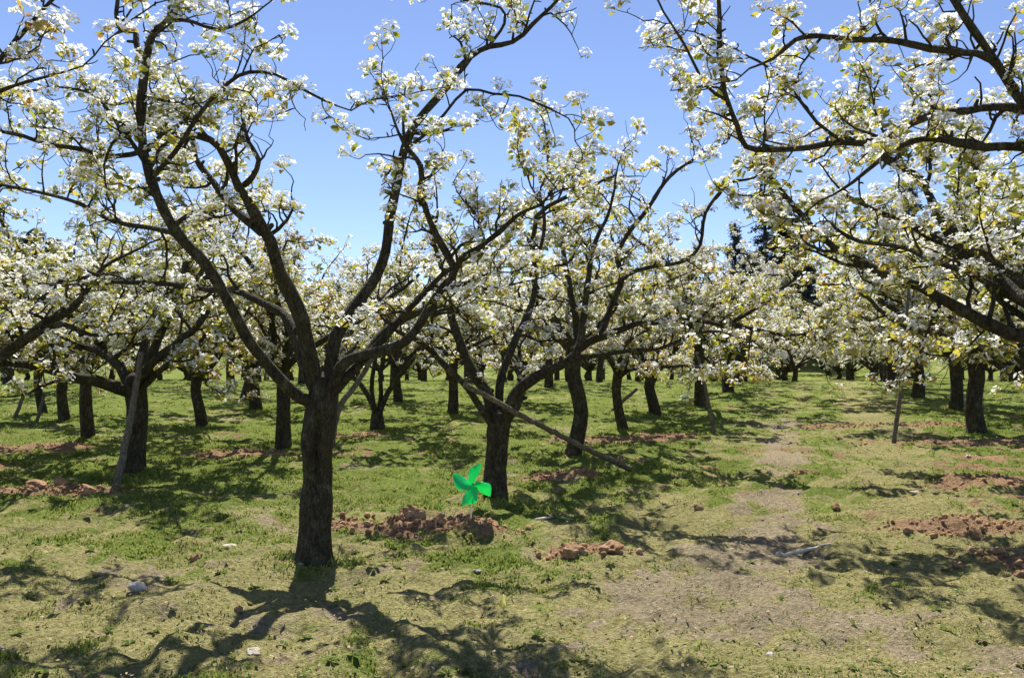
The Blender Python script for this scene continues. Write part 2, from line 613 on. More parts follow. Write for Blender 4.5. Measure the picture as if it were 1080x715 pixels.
def ground_material():
    m, nt, n, l = new_mat("orchard_ground")
    out = N(n, "ShaderNodeOutputMaterial")
    b = N(n, "ShaderNodeBsdfPrincipled")
    b.inputs["Roughness"].default_value = 1.0
    b.inputs["Specular IOR Level"].default_value = 0.05
    tc = N(n, "ShaderNodeTexCoord")
    V = tc.outputs["Object"]

    def attr(nm):
        a = N(n, "ShaderNodeAttribute")
        a.attribute_name = nm
        return a.outputs["Fac"]

    def edge(mask, nz, amt, lo, hi):
        s = N(n, "ShaderNodeMath", operation='SUBTRACT')
        l.new(nz, s.inputs[0])
        s.inputs[1].default_value = 0.5
        mu = N(n, "ShaderNodeMath", operation='MULTIPLY_ADD')
        l.new(s.outputs[0], mu.inputs[0])
        mu.inputs[1].default_value = amt
        l.new(mask, mu.inputs[2])
        r = N(n, "ShaderNodeMapRange")
        r.inputs[1].default_value = lo
        r.inputs[2].default_value = hi
        l.new(mu.outputs[0], r.inputs[0])
        return r.outputs[0]

    nA = noise(n, l, V, 6.0, 6, 0.65)
    nB = noise(n, l, V, 28.0, 5, 0.7)
    nC = noise(n, l, V, 1.1, 4, 0.6)
    nD = noise(n, l, V, 90.0, 3, 0.7)
    moss = ramp(n, [(0.30, (0.16, 0.15, 0.06)), (0.5, (0.365, 0.335, 0.145)), (0.7, (0.54, 0.49, 0.25))])
    l.new(nB.outputs[0], moss.inputs[0])
    green = ramp(n, [(0.30, (0.085, 0.12, 0.026)), (0.52, (0.21, 0.27, 0.058)), (0.72, (0.35, 0.385, 0.11))])
    l.new(nB.outputs[0], green.inputs[0])
    dirt = ramp(n, [(0.28, (0.18, 0.145, 0.095)), (0.5, (0.38, 0.315, 0.21)), (0.74, (0.58, 0.495, 0.34))])
    l.new(nB.outputs[0], dirt.inputs[0])
    red = ramp(n, [(0.28, (0.21, 0.12, 0.068)), (0.5, (0.38, 0.245, 0.145)), (0.74, (0.54, 0.40, 0.265))])
    l.new(nB.outputs[0], red.inputs[0])
    c = mixc(n, l, edge(attr("lush"), nA.outputs[0], 1.1, 0.2, 0.65), moss.outputs[0], green.outputs[0])
    c = mixc(n, l, edge(attr("bare"), nA.outputs[0], 1.3, 0.35, 0.75), c, dirt.outputs[0])
    c = mixc(n, l, edge(attr("soil"), nA.outputs[0], 0.7, 0.3, 0.6), c, red.outputs[0])
    # large pale and dark drifts
    dr = ramp(n, [(0.3, (0.82, 0.82, 0.8)), (0.7, (1.12, 1.1, 1.05))])
    l.new(nC.outputs[0], dr.inputs[0])
    mul = N(n, "ShaderNodeMix")
    mul.data_type = 'RGBA'
    mul.blend_type = 'MULTIPLY'
    mul.inputs[0].default_value = 1.0
    l.new(c, mul.inputs[6])
    l.new(dr.outputs[0], mul.inputs[7])
    l.new(mul.outputs[2], b.inputs["Base Color"])
    ad = N(n, "ShaderNodeMath", operation='MULTIPLY_ADD')
    l.new(nB.outputs[0], ad.inputs[0])
    ad.inputs[1].default_value = 2.0
    l.new(nD.outputs[0], ad.inputs[2])
    bp = N(n, "ShaderNodeBump")
    bp.inputs["Strength"].default_value = 1.0
    bp.inputs["Distance"].default_value = 0.042
    l.new(ad.outputs[0], bp.inputs["Height"])
    l.new(bp.outputs[0], b.inputs["Normal"])
    l.new(b.outputs[0], out.inputs[0])
    return m


tag(link("ground", gme, ground_material()), kind="structure")

# ------------------------------------------------------------------ pear trees


def rot_to(axis_z, spin):
    """(K,3,3) rotations taking +Z to axis_z with a spin about it"""
    z = axis_z / np.linalg.norm(axis_z, axis=1, keepdims=True)
    ref = np.where(np.abs(z[:, 2:3]) < 0.9, np.array([[0, 0, 1.0]]), np.array([[1.0, 0, 0]]))
    x = np.cross(ref, z)
    x /= np.linalg.norm(x, axis=1, keepdims=True)
    y = np.cross(z, x)
    c, s = np.cos(spin)[:, None], np.sin(spin)[:, None]
    return np.stack([x * c + y * s, -x * s + y * c, z], axis=-1)


def petal_template(lod, rng):
    """one flower: cupped petals round a centre, facing +Z"""
    v, q = [], []
    L = 0.0195
    if lod == 0:
        for i in range(5):
            a = i * 2 * math.pi / 5 + rng.normal(0, .12)
            cup = rng.uniform(.15, .42)
            c, s = math.cos(a), math.sin(a)
            for (x, y, z) in ((0.14, 0, 0), (0.62, -0.43, cup * .55), (1.04, 0, cup), (0.62, 0.43, cup * .55)):
                v.append(((x * c - y * s) * L, (x * s + y * c) * L, z * L))
            q.append([4 * i, 4 * i + 1, 4 * i + 2, 4 * i + 3])
    elif lod == 1:
        for i in range(3):
            a = i * 2 * math.pi / 3 + rng.normal(0, .2)
            cup = rng.uniform(.15, .5)
            c, s = math.cos(a), math.sin(a)
            for (x, y, z) in ((0.0, 0, 0), (0.62, -0.72, cup * .55), (1.08, 0, cup), (0.62, 0.72, cup * .55)):
                v.append(((x * c - y * s) * L, (x * s + y * c) * L, z * L))
            q.append([4 * i, 4 * i + 1, 4 * i + 2, 4 * i + 3])
    else:
        for (x, y, z) in ((-1.0, -.2, .25), (.1, -1.0, 0), (1.0, .15, .2), (-.1, 1.0, 0)):
            v.append((x * L * 1.1, y * L * 1.1, z * L))
        q.append([0, 1, 2, 3])
    return np.array(v), np.array(q)


def cluster_template(lod, rng, leafy=1.0):
    """a corymb of flowers with young leaves below it, axis +Z; returns petals (v,q) and leaves (v,q)"""
    pv, pq, lv, lq = [], [], [], []
    np_ = nl_ = 0
    nf = int(rng.integers(9, 14)) if lod == 0 else (int(rng.integers(7, 11)) if lod == 1 else 6)
    for i in range(nf):
        th = 1.25 * math.sqrt((i + .6) / nf) + rng.normal(0, .06)
        ph = i * 2.4 + rng.normal(0, .3)
        d = np.array([math.sin(th) * math.cos(ph), math.sin(th) * math.sin(ph), math.cos(th)])
        pos = d * rng.uniform(0.056, 0.078)
        tv, tq = petal_template(lod, rng)
        face = d * .55 + UP * .6 + rng.normal(0, .28, 3)
        Rm = rot_to(face[None, :], np.array([rng.uniform(0, 6.28)]))[0]
        s = rng.uniform(.85, 1.15) * (1.3 if lod == 2 else 1.0)
        pv.append(tv @ Rm.T * s + pos)
        pq.append(tq + np_)
        np_ += len(tv)
        if lod < 2 and (lod == 0 or i % 2):            # flower stalk
            w = np.cross(d, unit(rng.normal(0, 1, 3))) * (0.0016 if lod == 0 else .0024)
            tip = pos - d * .002
            lv.append(np.array([-w, w, tip + w, tip - w]))
            lq.append(np.array([[0, 1, 2, 3]]) + nl_)
            nl_ += 4
    nleaf = max(1, int(round((rng.integers(3, 7) if lod == 0 else rng.integers(5, 9)) * leafy))) if lod < 2 else 5
    for i in range(nleaf):
        ph = i * 2 * math.pi / nleaf + rng.normal(0, .5)
        el = rng.uniform(-0.45, 1.0)
        d = np.array([math.cos(ph) * math.cos(el), math.sin(ph) * math.cos(el), math.sin(el)])
        side = unit(np.cross(d, UP + rng.normal(0, .45, 3)))
        nrm = np.cross(side, d)
        Lf = rng.uniform(.036, .068) if lod == 0 else rng.uniform(.047, .10)
        wd = Lf * rng.uniform(.24, .33)
        base = d * .018
        curl = rng.uniform(-.25, .15)
        fold = rng.uniform(.15, .6)
        mid1 = base + d * Lf * .5 + nrm * curl * Lf * .2
        tip = base + d * Lf + nrm * curl * Lf
        if lod == 0:
            pts = [base, base + d * Lf * .33 + side * wd * .95 + nrm * wd * fold, mid1, base + d * Lf * .33 - side * wd * .95 + nrm * wd * fold,
                   base + d * Lf * .68 + side * wd * .8 + nrm * (wd * fold + curl * Lf * .5), tip, base + d * Lf * .68 - side * wd * .8 + nrm * (wd * fold + curl * Lf * .5)]
            lv.append(np.array(pts))
            lq.append(np.array([[0, 1, 4, 2], [0, 2, 6, 3], [2, 4, 5, 5], [2, 5, 5, 6]])[:2] + nl_)
            lq.append(np.array([[2, 4, 5, 6]]) + nl_)
            nl_ += 7
        else:
            lv.append(np.array([base, mid1 + side * wd, tip, mid1 - side * wd]))
            lq.append(np.array([[0, 1, 2, 3]]) + nl_)
            nl_ += 4
    return np.vstack(pv), np.vstack(pq), np.vstack(lv), np.vstack(lq)


_trng = np.random.default_rng(5)
TEMPL = {(lod, k): cluster_template(lod, _trng) for lod in (0, 1, 2) for k in range(7)}


class Pear:
    def __init__(self, seed, lod):
        self.rng = np.random.default_rng(seed)
        self.lod = lod
        self.cl_p, self.cl_d, self.cl_s = [], [], []
        self.limbs = []
        self.trunk = MB()
        self.cur = None

    def cluster(self, p, d, s=1.0):
        self.cl_p.append(p)
        self.cl_d.append(d)
        self.cl_s.append(s)

    def crooked(self, p, d, L, n, r0, r1, kink, up):
        rng = self.rng
        pts, st = [np.array(p)], L / n
        d = unit(d)
        for i in range(n):
            d = unit(d + rng.normal(0, kink, 3) + UP * up)
            pts.append(pts[-1] + d * st)
        return np.array(pts), np.linspace(r0, r1, n + 1)

    def twig(self, p, d, L, r0):
        rng = self.rng
        n = 4 if self.lod == 0 else (3 if self.lod == 1 else 2)
        pts, rad = self.crooked(p, d, L, n, r0, max(r0 * .55, .0022), .42, .10)
        self.cur.tube(pts, rad, 5 if self.lod == 0 else (4 if self.lod == 1 else 3))
        e = unit(pts[-1] - pts[-2])
        if rng.random() < (.75 if self.lod == 0 else .86):
            self.cluster(pts[-1], e * .45 + UP * .9 + rng.normal(0, .25, 3), rng.uniform(.9, 1.4))
        for k in range(1, len(pts) - 1):
            if rng.random() < (.24 if self.lod == 0 else .4):
                sd = unit(rng.normal(0, 1, 3) + UP * .5)
                L2 = rng.uniform(.025, .08)
                q = pts[k] + sd * L2
                if self.lod < 2:
                    self.cur.tube(np.array([pts[k], pts[k] + sd * L2 * .5 + rng.normal(0, .006, 3), q]), [r0 * .7, r0 * .6, .003], 4 if self.lod == 0 else 3)
                if rng.random() < .8:
                    self.cluster(q, sd * .5 + UP * .9, rng.uniform(.75, 1.15))

    def along(self, pts, t0, spacing):
        seg = np.linalg.norm(np.diff(pts, axis=0), axis=1)
        s = np.concatenate([[0], np.cumsum(seg)])
        p = t0 * s[-1] + self.rng.uniform(0, spacing)
        while p < s[-1]:
            i = min(int(np.searchsorted(s, p)) - 1, len(seg) - 1)
            i = max(i, 0)
            f = (p - s[i]) / max(seg[i], 1e-6)
            yield p / s[-1], pts[i] + (pts[i + 1] - pts[i]) * f, unit(pts[i + 1] - pts[i]), i + f
            p += spacing * self.rng.uniform(.55, 1.5)

    def branch(self, p, d, L, r0, dens):
        rng = self.rng
        n = max(4, int(L / .085)) if self.lod == 0 else max(4, int(L / .13))
        pts, rad = self.crooked(p, d, L, n, r0, max(.004, r0 * .3), .27, .035)
        self.cur.tube(pts, rad, 7 if self.lod == 0 else (5 if self.lod == 1 else 3), .12 if self.lod == 0 else 0, rng)
        for t, q, tg, fi in self.along(pts, .12, (.078 if self.lod < 2 else .075) / dens):
            r = np.interp(fi, np.arange(len(rad)), rad)
            sd = unit(np.cross(tg, rng.normal(0, 1, 3)))
            dd = unit(tg * rng.uniform(.1, .7) + sd + UP * rng.uniform(.0, .8))
            if rng.random() < .62:
                self.twig(q, dd, rng.uniform(.08, .30), min(r * .8, .009))
            else:
                L2 = rng.uniform(.02, .07)
                e = q + dd * L2
                if self.lod < 2:
                    self.cur.tube(np.array([q, q + dd * L2 * .5 + rng.normal(0, .005, 3), e]), [min(r * .8, .007), .006, .004], 4 if self.lod == 0 else 3)
                if rng.random() < (.38 if self.lod == 0 else .66):
                    self.cluster(e, dd * .6 + UP * .8, rng.uniform(.8, 1.2))
        self.twig(pts[-1], pts[-1] - pts[-2], rng.uniform(.12, .3), max(.004, rad[-1]))

    def limb(self, pts, rad, dens=1.0, bl=(.45, 1.15), t0=.28, bspace=.25, upb=.35, new=True, tip=True):
        """a scaffold limb with every branch and twig that grows from it"""
        rng = self.rng
        if new or self.cur is None:
            self.cur = MB()
            self.limbs.append(self.cur)
        pts = np.asarray(pts, float)
        sides = 14 if self.lod == 0 else (8 if self.lod == 1 else 5)
        if self.lod < 2 and len(pts) > 5:
            m = max(3, len(pts) // 3)
            ko = rng.normal(0, 1, (m, 3)) * np.minimum(.022, .5 * np.interp(np.linspace(0, len(rad) - 1, m), np.arange(len(rad)), rad))[:, None]
            ko[0] = 0
            pts = pts + np.array([np.interp(np.linspace(0, m - 1, len(pts)), np.arange(m), ko[:, i]) for i in range(3)]).T
        if self.lod == 0:
            for t, q, tg, fi in self.along(pts, .2, .38):
                r = np.interp(fi, np.arange(len(rad)), rad)
                sd = unit(np.cross(tg, rng.normal(0, 1, 3)) + UP * .3)
                Ls = r + rng.uniform(.015, .05)
                self.cur.tube(np.array([q, q + sd * Ls * .7, q + sd * Ls]), [r * .62, r * .5, r * .42], 8, .1, rng)
        knob = rad * (1 + (.13 if self.lod == 0 else .08) * np.clip(rng.normal(0, 1, len(rad)), -1, 2.2) * np.linspace(.2, 1, len(rad)))
        self.cur.tube(pts, knob, sides, .07, rng)
        for t, q, tg, fi in self.along(pts, t0, bspace * (.94 if self.lod == 0 else .72)):
            r = np.interp(fi, np.arange(len(rad)), rad)
            sd = unit(np.cross(tg, rng.normal(0, 1, 3)))
            dd = unit(tg * rng.uniform(.15, .8) + sd * rng.uniform(.6, 1.1) + UP * rng.uniform(-.25, .9) * upb * 2)
            if rng.random() < .8:
                self.branch(q, dd, rng.uniform(*bl) * (1.1 - .45 * t), min(r * .55, .02), dens)
            else:
                self.twig(q, dd, rng.uniform(.1, .35), min(r * .4, .009))
        if tip:
            self.branch(pts[-1], pts[-1] - pts[-2], rng.uniform(.35, .7), rad[-1] * .9, dens)

    def auto_limb(self, p, d, L, r0, **kw):
        n = max(8, int(L / (.14 if self.lod == 0 else .22)))
        pts, rad = self.crooked(p, d, L, n, 1, 1, .13 if self.lod == 0 else .17, kw.pop("up", .03))
        t = np.linspace(0, 1, n + 1)
        rad = r0 * (1 - .72 * t ** .8)
        self.limb(pts, rad, **kw)
        return pts

    def foliage_meshes(self, origin):
        rng = self.rng
        P = np.array(self.cl_p)
        D = np.array(self.cl_d)
        S = np.array(self.cl_s)
        K = len(P)
        kind = rng.integers(0, 7, K)
        Rm = rot_to(D, rng.uniform(0, 6.28, K)) * S[:, None, None]
        pv, pq, lv, lq, a, b = [], [], [], [], 0, 0
        for k in range(7):
            ix = np.where(kind == k)[0]
            if not len(ix):
                continue
            tp, tq, tl, tlq = TEMPL[(self.lod, k)]
            V = np.einsum('kij,vj->kvi', Rm[ix], tp) + P[ix][:, None, :]
            pv.append(V.reshape(-1, 3))
            pq.append((tq[None] + (np.arange(len(ix)) * len(tp))[:, None, None]).reshape(-1, 4) + a)
            a += len(ix) * len(tp)
            V = np.einsum('kij,vj->kvi', Rm[ix], tl) + P[ix][:, None, :]
            lv.append(V.reshape(-1, 3))
            lq.append((tlq[None] + (np.arange(len(ix)) * len(tl))[:, None, None]).reshape(-1, 4) + b)
            b += len(ix) * len(tl)
        o = np.asarray(origin)
        return (mesh_from("blossom", np.vstack(pv) - o, np.vstack(pq)), mesh_from("leaves", np.vstack(lv) - o, np.vstack(lq)))

    def finish(self, base, split=True):
        root = empty("pear_tree", base)
        o = np.asarray(base, float)
        if split:
            link("trunk", self.trunk.mesh("trunk", o), BARK, root)
            for mb in self.limbs:
                link("limb", mb.mesh("limb", o), BARK, root)
        else:
            for mb in self.limbs:
                vo = self.trunk.n
                for v in mb.v:
                    self.trunk.v.append(v)
                self.trunk.q += [q + vo for q in mb.q]
                self.trunk.t += [t + vo for t in mb.t]
                self.trunk.n += mb.n
            link("trunk", self.trunk.mesh("trunk", o), BARK, root)
        bm, lm = self.foliage_meshes(o)
        link("blossom", bm, PETAL, root)
        link("leaves", lm, LEAF, root)
        return root


def make_trunk(T, pts, radii, sides=22, rough=.06, dent=None):
    P = spline(np.column_stack([pts, radii]), .03 if T.lod == 0 else .12)
    if T.lod == 0:
        P[:, 3] *= .92
    T.trunk.tube(P[:, :3], P[:, 3], sides, rough, T.rng, dent)


def traced(pixels, radii, sp=.09):
    """limb through photo pixels, each at its own distance: (px, py, Y)"""
    P = np.array([np.append(at(px, py, Y), 0) for (px, py, Y) in pixels])
    P[:, 3] = np.interp(np.linspace(0, 1, len(P)), np.linspace(0, 1, len(radii)), radii)
    S = spline(P, sp)
    return S[:, :3], S[:, 3] * .76


# ---- the big tree in front
def big_front_tree():
    T = Pear(101, 0)
    bx, by = ground_hit(331, 600)
    bz = gz(bx, by)
    B = by
    pts = [(bx, by, bz - .12), (bx, by, bz + .02), at(332, 575, B), at(334, 535, B), at(336, 500, B + .02), at(335, 465, B), at(338, 440, B), at(341, 415, B), at(343, 398, B)]
    rad = [.19, .165, .142, .132, .126, .135, .138, .128, .10]

    def dent(rr, pts_, nrm, bi, ang):
        for i in range(len(pts_)):
            h = pts_[i][2] - bz
            w = math.exp(-((h - .93) / .27) ** 2)
            d = np.cos(ang)[:, None] * nrm[i] + np.sin(ang)[:, None] * bi[i]
            face = np.arctan2(d[:, 0], -d[:, 1])          # angle from the side that faces the path of the viewer
            rr[i] *= 1 - .62 * w * np.exp(-((face - .06) / .24) ** 2) + .16 * w * np.exp(-((face + .75) / .4) ** 2)
            k = math.exp(-((h - .62) / .05) ** 2)
            rr[i] *= 1 - .16 * k * np.exp(-((face - .05) / .4) ** 2)
            flare = math.exp(-max(h, 0) / .1)
            rr[i] *= 1 + .22 * flare * (np.sin(ang * 4 + .6) * .5 + .5)
        return rr
    make_trunk(T, pts, rad, 56, .06, dent)
    c = (338, 432, B)
    # A: thick limb leaning left, arching back over to the left edge
    p, r = traced([c, (333, 395, B - .02), (320, 350, B - .10), (305, 302, B - .2), (287, 268, B - .3), (275, 243, B - .35), (262, 208, B - .42), (250, 185, B - .46), (232, 158, B - .5), (212, 146, B - .5), (192, 143, B - .5)], [.085, .085, .08, .074, .064, .055, .045, .04, .036, .032, .03])
    T.limb(p, r, t0=.5, bl=(.35, .8), bspace=.2)
    p, r = traced([(192, 143, B - .5), (170, 152, B - .55), (150, 160, B - .6), (120, 166, B - .6), (85, 158, B - .55), (50, 153, B - .5), (25, 144, B - .5), (0, 139, B - .45), (-35, 130, B - .4)], [.03, .027, .025, .022, .02, .018, .015, .012])
    T.limb(p, r, t0=.05, bl=(.25, .6), bspace=.17, new=False)
    p, r = traced([(276, 245, B - .35), (262, 233, B - .3), (245, 218, B - .22), (222, 192, B - .1), (205, 165, B), (202, 140, B + .05), (190, 118, B + .12)], [.048, .042, .036, .032, .026, .02])
    T.limb(p, r, t0=.3, bl=(.35, .75), bspace=.2, new=False)
    p, r = traced([(258, 195, B - .42), (266, 186, B - .5), (272, 168, B - .55), (262, 150, B - .6), (256, 125, B - .62)], [.032, .03, .022, .014])
    T.limb(p, r, t0=.2, bl=(.2, .4), bspace=.18, new=False)
    # B: long limb sweeping left and then straight up
    p, r = traced([(334, 425, B - .02), (318, 418, B - .1), (300, 402, B - .2), (280, 375, B - .32), (263, 352, B - .42), (245, 320, B - .55), (220, 281, B - .68), (186, 246, B - .8), (166, 206, B - .86), (153, 160, B - .9), (149, 110, B - .92), (154, 62, B - .95), (162, 35, B - .95), (182, 18, B - .98), (192, -12, B - 1.0), (196, -60, B - 1.0)], [.066, .064, .06, .056, .054, .052, .05, .048, .045, .042, .04, .036, .03, .026, .022, .018])
    T.limb(p, r, t0=.42, bl=(.35, .8), bspace=.17)
    p, r = traced([(150, 70, B - .93), (143, 45, B - .85), (141, 33, B - .82), (126, 32, B - .8), (122, 15, B - .78), (125, -10, B - .75), (118, -50, B - .7)], [.03, .028, .024, .02, .016, .012])
    T.limb(p, r, t0=.3, bl=(.2, .5), bspace=.18, new=False)
    p, r = traced([(164, 30, B - .95), (182, 22, B - 1.05), (202, 23, B - 1.1), (230, 32, B - 1.15), (258, 22, B - 1.2), (275, 10, B - 1.2)], [.022, .018, .014, .008])
    T.limb(p, r, t0=.2, bl=(.2, .4), bspace=.15, new=False)
    p, r = traced([(158, 190, B - .9), (185, 160, B - .95), (210, 120, B - 1.0), (240, 88, B - 1.05), (262, 77, B - 1.1), (290, 79, B - 1.1), (315, 92, B - 1.12), (340, 105, B - 1.12), (356, 112, B - 1.1)], [.024, .02, .017, .014, .012, .008])
    T.limb(p, r, t0=.1, bl=(.2, .5), bspace=.14, new=False)
    p, r = traced([(155, 175, B - .9), (138, 150, B - .8), (112, 115, B - .75), (92, 98, B - .7), (60, 92, B - .6)], [.024, .02, .016, .01])
    T.limb(p, r, t0=.1, bl=(.25, .5), bspace=.15, new=False)
    # C: low limb reaching far left
    p, r = traced([(337, 420, B + .05), (325, 395, B + .12), (310, 361, B + .25), (293, 331, B + .4), (268, 315, B + .55), (247, 307, B + .65), (200, 301, B + .85), (125, 297, B + 1.1), (60, 301, B + 1.25), (10, 295, B + 1.35)], [.07, .062, .055, .05, .045, .04, .034, .028, .02, .013])
    T.limb(p, r, t0=.35, bl=(.35, .8), bspace=.19)
    p, r = traced([(185, 246, B - .78), (160, 240, B - .6), (120, 232, B - .4), (85, 215, B - .25), (40, 203, B - .1), (-5, 193, B)], [.028, .024, .022, .02, .017, .012])
    T.limb(p, r, t0=.1, bl=(.3, .6), bspace=.17, new=False)
    # D: right limb climbing to the top edge
    p, r = traced([(343, 425, B), (346, 390, B + .03), (352, 352, B + .1), (374, 322, B + .2), (396, 298, B + .28), (406, 275, B + .32), (413, 240, B + .35), (419, 205, B + .36), (423, 170, B + .36), (436, 134, B + .34), (462, 101, B + .32), (486, 66, B + .3), (506, 53, B + .28), (540, 45, B + .25), (560, 26, B + .2), (592, -2, B + .15), (610, -40, B + .1)], [.078, .074, .07, .066, .062, .058, .054, .05, .046, .042, .038, .032, .028, .025, .02, .015])
    T.limb(p, r, t0=.4, bl=(.3, .65), bspace=.2)
    p, r = traced([(424, 160, B + .36), (452, 140, B + .2), (470, 120, B + .1), (492, 96, B), (520, 100, B - .05), (548, 102, B - .1), (578, 114, B - .1), (600, 125, B - .1)], [.02, .016, .014, .012, .008])
    T.limb(p, r, t0=.3, bl=(.2, .4), bspace=.16, new=False)
    p, r = traced([(515, 50, B + .27), (532, 25, B + .4), (528, 8, B + .45), (500, 2, B + .5), (470, -4, B + .5), (440, -6, B + .5)], [.018, .015, .012, .008])
    T.limb(p, r, t0=.3, bl=(.15, .35), bspace=.18, new=False)
    # E: right limb, low, then straight up beside D
    p, r = traced([(346, 425, B - .03), (356, 395, B - .12), (366, 380, B - .2), (384, 371, B - .3), (418, 362, B - .45), (441, 345, B - .52), (455, 325, B - .56), (472, 298, B - .6), (480, 284, B - .62), (462, 252, B - .64), (448, 216, B - .64), (445, 176, B - .62), (432, 158, B - .6), (420, 138, B - .56), (412, 118, B - .5)], [.062, .06, .058, .055, .05, .044, .04, .036, .034, .031, .028, .025, .02, .014, .01])
    T.limb(p, r, t0=.4, bl=(.3, .65), bspace=.19)
    p, r = traced([(476, 292, B - .6), (488, 272, B - .7), (505, 262, B - .78), (528, 244, B - .85), (548, 225, B - .9), (570, 215, B - .9)], [.032, .028, .022, .014])
    T.limb(p, r, t0=.2, bl=(.25, .5), bspace=.16, new=False)
    # F: right limb spreading under E
    p, r = traced([(346, 418, B + .06), (374, 384, B + .2), (398, 357, B + .34), (432, 334, B + .5), (468, 320, B + .65), (505, 306, B + .8), (545, 300, B + .9)], [.058, .054, .05, .045, .036, .026, .014])
    T.limb(p, r, t0=.35, bl=(.3, .7), bspace=.2)
    # a limb growing away from the viewer
    T.auto_limb(at(340, 418, B), (-.05, .85, .75), 2.3, .06, bl=(.35, .8), t0=.35)
    # and one spreading towards the lane
    T.auto_limb(at(342, 420, B), (.8, -.5, .75), 2.0, .045, bl=(.3, .7), t0=.45)
    root = T.finish((bx, by, bz))
    tag(root, "biggest pear tree, thick hollowed bare trunk in the foreground, left of the green pinwheel", "pear tree", "pear trees with traced limbs standing nearest")
    return root


def second_tree():
    T = Pear(202, 0)
    bx, by = ground_hit(523, 532)
    bz = gz(bx, by)
    B = by
    make_trunk(T, [(bx, by, bz - .12), (bx, by, bz + .03), at(522, 505, B), at(524, 475, B), at(526, 452, B), at(527, 436, B)], [.19, .16, .145, .135, .14, .10], 44, .07)
    c = (525, 468, B)
    p, r = traced([c, (520, 440, B), (511, 412, B + .05), (498, 390, B + .1), (484, 355, B + .18), (474, 325, B + .25), (470, 290, B + .3), (458, 255, B + .35), (462, 225, B + .35)], [.10, .095, .085, .078, .066, .05, .04, .03, .02])
    T.limb(p, r, t0=.4, bl=(.4, .9))
    p, r = traced([(520, 450, B - .02), (498, 412, B - .25), (471, 388, B - .4), (440, 360, B - .55), (415, 345, B - .62), (395, 325, B - .65)], [.06, .05, .042, .034, .025, .015])
    T.limb(p, r, t0=.3, bl=(.3, .7))
    p, r = traced([(526, 455, B + .03), (524, 420, B + .15), (530, 392, B + .3), (545, 350, B + .5), (562, 318, B + .65), (566, 275, B + .8), (575, 235, B + .9), (570, 205, B + .95)], [.075, .065, .06, .055, .045, .035, .025, .015])
    T.limb(p, r, t0=.35, bl=(.4, .9))
    p, r = traced([(527, 468, B), (534, 440, B - .03), (545, 415, B - .08), (570, 394, B - .15), (596, 379, B - .2), (610, 357, B - .22), (616, 325, B - .2), (621, 290, B - .18), (626, 255, B - .15), (640, 225, B - .1), (648, 200, B - .1)], [.10, .095, .088, .08, .068, .058, .05, .042, .034, .026, .018])
    T.limb(p, r, t0=.42, bl=(.35, .8))
    p, r = traced([(598, 379, B - .2), (626, 374, B - .3), (662, 371, B - .42), (700, 366, B - .5), (735, 352, B - .55), (760, 350, B - .55)], [.04, .034, .028, .022, .014])
    T.limb(p, r, t0=.2, bl=(.25, .55), new=False, bspace=.2)
    p, r = traced([(604, 370, B - .2), (622, 360, B - .1), (638, 345, B), (652, 303, B + .1), (651, 268, B + .2), (662, 245, B + .3), (682, 221, B + .38), (706, 187, B + .45), (722, 174, B + .5), (745, 160, B + .55)], [.05, .046, .044, .042, .038, .034, .03, .024, .018])
    T.limb(p, r, t0=.3, bl=(.3, .7), bspace=.2)
    p, r = traced([(653, 300, B + .1), (664, 289, B), (690, 282, B - .1), (720, 277, B - .2), (738, 258, B - .25), (744, 225, B - .3), (768, 194, B - .35), (795, 187, B - .4), (815, 169, B - .4)], [.034, .032, .028, .025, .022, .018, .012])
    T.limb(p, r, t0=.15, bl=(.25, .5), bspace=.18, new=False)
    T.auto_limb(at(526, 455, B), (.15, .9, .8), 2.2, .06, bl=(.35, .8), t0=.3)
    root = T.finish((bx, by, bz))
    tag(root, "forked dark pear tree right behind the green pinwheel, long pole propped in its fork", "pear tree", "pear trees with traced limbs standing nearest")
    return root


